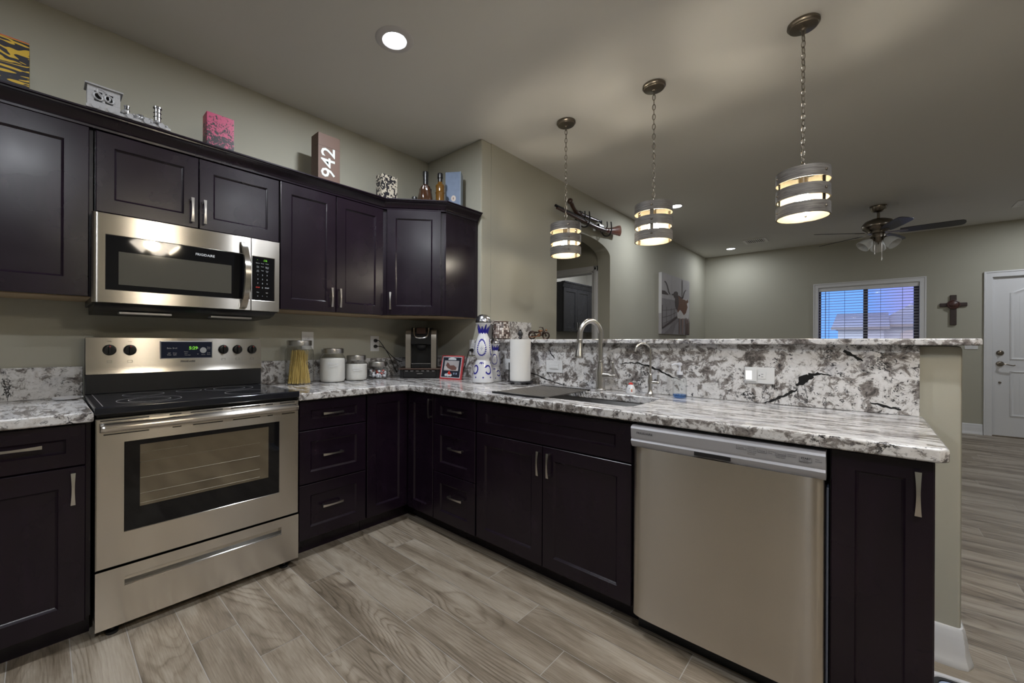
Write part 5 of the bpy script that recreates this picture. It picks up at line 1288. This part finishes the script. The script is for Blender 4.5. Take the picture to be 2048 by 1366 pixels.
# ------------------------------------------------------------------ longhorn picture on boards, cross
pw_ = thing('wood_plank_picture', 'picture of a brown and white longhorn on wooden boards by the arch', 'picture', (XA, 3.80, 1.325), R90)
PWD, PHT, PTH = 1.285, .895, .045
pg = M('washed_sky_boards', (.36, .34, .345), .7, vary=.10, vscale=5); pe = M('white_board_edge', (.55, .54, .53), .7)
b = MB()
for k in range(3):
    x0, x1 = PWD * k / 3 + .002, PWD * (k + 1) / 3 - .002; b.box(x0, x1, -PTH, -.0005, 0, PHT - (.0 if k < 2 else 0), .003, mi=0)
b.box(-.0008, .002, -PTH + .002, -.002, .30, PHT - .002, mi=1)
b.build('boards', [pg, pe], pw_)
def crop(x, y):                                   # picture coordinates measured on the boards themselves
    s_ = (x - 205) / 475.0; top = 105 + 145 * s_; return (s_ * PWD, (1188 - y) / (1188 - top) * PHT)
gc = [M('picture_dark_brown', (.05, .033, .03), .7), M('picture_rust', (.125, .054, .030), .7, vary=.3, vscale=12), M('picture_white', (.50, .48, .47), .7, vary=.1, vscale=12), M('picture_grey_ground', (.17, .15, .155), .7, vary=.35, vscale=14), M('picture_mid_grey', (.22, .205, .21), .7, vary=.2, vscale=10), M('picture_legs', (.22, .15, .13), .7, vary=.25, vscale=14)]
b = MB(); lay = [0]
def shp(pts, mi):
    lay[0] += 1; q = [crop(*p) for p in pts]; b.face([(min(max(x, .003), PWD - .003), -PTH - .0004 - lay[0] * .00012, min(max(z, .003), PHT - .003)) for x, z in q], mi)
def stroke(pts, wd, mi):
    for (x0, y0), (x1, y1) in zip(pts[:-1], pts[1:]):
        d = Vector((x1 - x0, y1 - y0)).normalized(); n_ = Vector((-d.y, d.x)) * wd
        shp([(x0 + n_.x, y0 + n_.y), (x1 + n_.x, y1 + n_.y), (x1 - n_.x, y1 - n_.y), (x0 - n_.x, y0 - n_.y)], mi)
shp([(205, 560), (430, 590), (460, 900), (205, 1060)], 4); shp([(205, 1030), (330, 960), (460, 870), (560, 900), (680, 930), (680, 1188), (205, 1188)], 3)
shp([(205, 1090), (300, 1030), (380, 1000), (300, 1110), (240, 1180), (205, 1180)], 4); shp([(380, 1188), (430, 1010), (480, 960), (470, 1188)], 4); shp([(610, 1000), (680, 960), (680, 1188), (600, 1188)], 0)
shp([(205, 425), (255, 430), (300, 480), (310, 500), (205, 490)], 0)
for x, y0, y1 in ((212, 680, 1080), (278, 710, 990), (352, 730, 930), (400, 750, 890)): stroke([(x, y0), (x, y1)], 4.5 if x < 250 else 2.5, 0)
for pts in ([(205, 775), (330, 760), (435, 732)], [(205, 905), (330, 860), (440, 795)], [(205, 1010), (330, 950), (450, 860)]): stroke(pts, 3, 0)
stroke([(205, 1090), (330, 985), (450, 880)], 16, 0)
shp([(415, 560), (420, 500), (470, 490), (530, 545), (600, 565), (655, 560), (672, 650), (668, 800), (655, 940), (610, 880), (560, 900), (500, 915), (455, 890), (440, 720)], 2)
shp([(415, 560), (425, 480), (470, 500), (540, 560), (600, 575), (625, 640), (640, 700), (610, 800), (570, 842), (530, 780), (500, 750), (460, 805), (440, 740), (420, 690)], 1)
shp([(412, 620), (425, 500), (470, 520), (478, 640), (455, 760), (440, 740), (420, 690)], 0); shp([(600, 600), (640, 560), (655, 610), (620, 640)], 1)
shp([(385, 470), (400, 440), (430, 428), (460, 445), (465, 490), (440, 540), (405, 545), (390, 510)], 0); shp([(355, 480), (385, 475), (395, 495), (370, 498)], 0); shp([(520, 530), (560, 530), (550, 552), (525, 550)], 0)
stroke([(330, 490), (310, 440), (290, 350), (270, 290), (245, 262)], 6, 0); stroke([(548, 545), (562, 490), (580, 430), (608, 398)], 6, 0); stroke([(465, 500), (530, 540)], 6, 0)
for x0, x1 in ((484, 500), (535, 556), (600, 615), (640, 652)): shp([(x0 - 4, 900), (x1 + 6, 900), (x1, 1170), (x0, 1170)], 5)
stroke([(497, 920), (499, 1165)], 3, 0); stroke([(612, 890), (606, 1165)], 4, 0); stroke([(537, 228), (537, 560)], 4, 0)
b.build('longhorn_image', gc, pw_, smooth=False, recalc=False)

cr = thing('wall_cross', 'dark wooden cross with round centre on the far wall', 'cross', (3.715, YF - .0005, 1.66))
dkw = M('dark_carved_wood', (.035, .020, .017), .5, vary=.4, vscale=60)
b = MB(); b.box(-.030, .030, -.022, 0, -.205, .205, .006); b.box(-.125, .125, -.022, 0, .045, .098, .008); b.build('arms', dkw, cr)
b = MB(); b.lathe([(.062, 0), (.062, .016), (.052, .022), (.046, .016), (.036, .02), (.028, .028), (.012, .032), (.001, .033)], (0, -.018, .075), (0, -1, 0), seg=30); b.build('rosette', M('reddish_carving', (.07, .03, .026), .4), cr)

# ------------------------------------------------------------------ laundry room cabinets seen through the arch
lc = thing('laundry_cabinet', 'dark wall cabinets seen through the arched opening', 'cabinet', (-.62, 3.30, 1.372), R90)
lw = make_espresso('laundry_cabinet_wood', (.016, .016, .020))
b = MB(); b.box(0, 1.18, .021, .245, 0, .79, .002); b.build('body', lw, lc)
for x0, x1, hx_ in ((.004, .42, .385), (.424, .845, .46), (.85, 1.17, 1.13)):
    d = shaker('door', x0, x1, 0, .70, lc, mat=lw); handle(d, hx_, .09, True, .12)
b = MB(); b.rings([[(x, y, z) for y, z in ((.02, .70), (-.004, .70), (-.03, .765), (-.04, .77), (-.04, .79), (.02, .79))] for x in (-.04, 1.18)]); b.build('crown', lw, lc)
fx = thing('laundry_ceiling_light', 'white dome ceiling light with dark rim seen above the cabinets through the arch', 'ceiling light', (-.05, 3.62, H))
b = MB(); b.lathe([(.16, 0), (.17, -.03), (.165, -.05), (.12, -.085), (.06, -.105), (.001, -.11)], seg=36); b.build('dome', M('white_glass_dome', (.7, .7, .7), .3, emit=(.9, .92, 1), es=.9), fx)
b = MB(); b.torus((0, 0, -.05), .168, .006); b.lathe([(.006, -.108), (.008, -.118), (.001, -.125)], seg=12); b.build('rim', iron, fx)
area('laundry_lamp', (-.05, 3.62, H - .14), .3, 9, COOL)

# ------------------------------------------------------------------ white tray at the end of the peninsula
ty_ = thing('floor_tray', 'white rimmed tray with pale blue inside on the floor at the peninsula end', 'tray', (3.218, -.36, 0), math.radians(6))
def rr2(hx, hy, r, z): return rr(hx, hy, r, z)
b = MB(); b.rings([rr2(.195, .235, .05, .0), rr2(.20, .24, .05, .012), rr2(.20, .24, .05, .022), rr2(.193, .233, .045, .024), rr2(.183, .223, .04, .022), rr2(.180, .220, .04, .012)], cap1=True); b.build('tray', M('tray_white', (.62, .62, .65), .35), ty_)
b = MB(); b.rings([rr2(.178, .218, .038, .0122), rr2(.178, .218, .038, .020), rr2(.166, .206, .034, .020), rr2(.166, .206, .034, .0122)], cap0=False, cap1=False); b.build('gasket', plastic_b, ty_)
b = MB(); b.rings([rr2(.164, .204, .033, .0122), rr2(.164, .204, .033, .018), rr2(.158, .198, .03, .019)]); b.build('inner_panel', M('pale_blue_panel', (.34, .42, .60), .15), ty_)
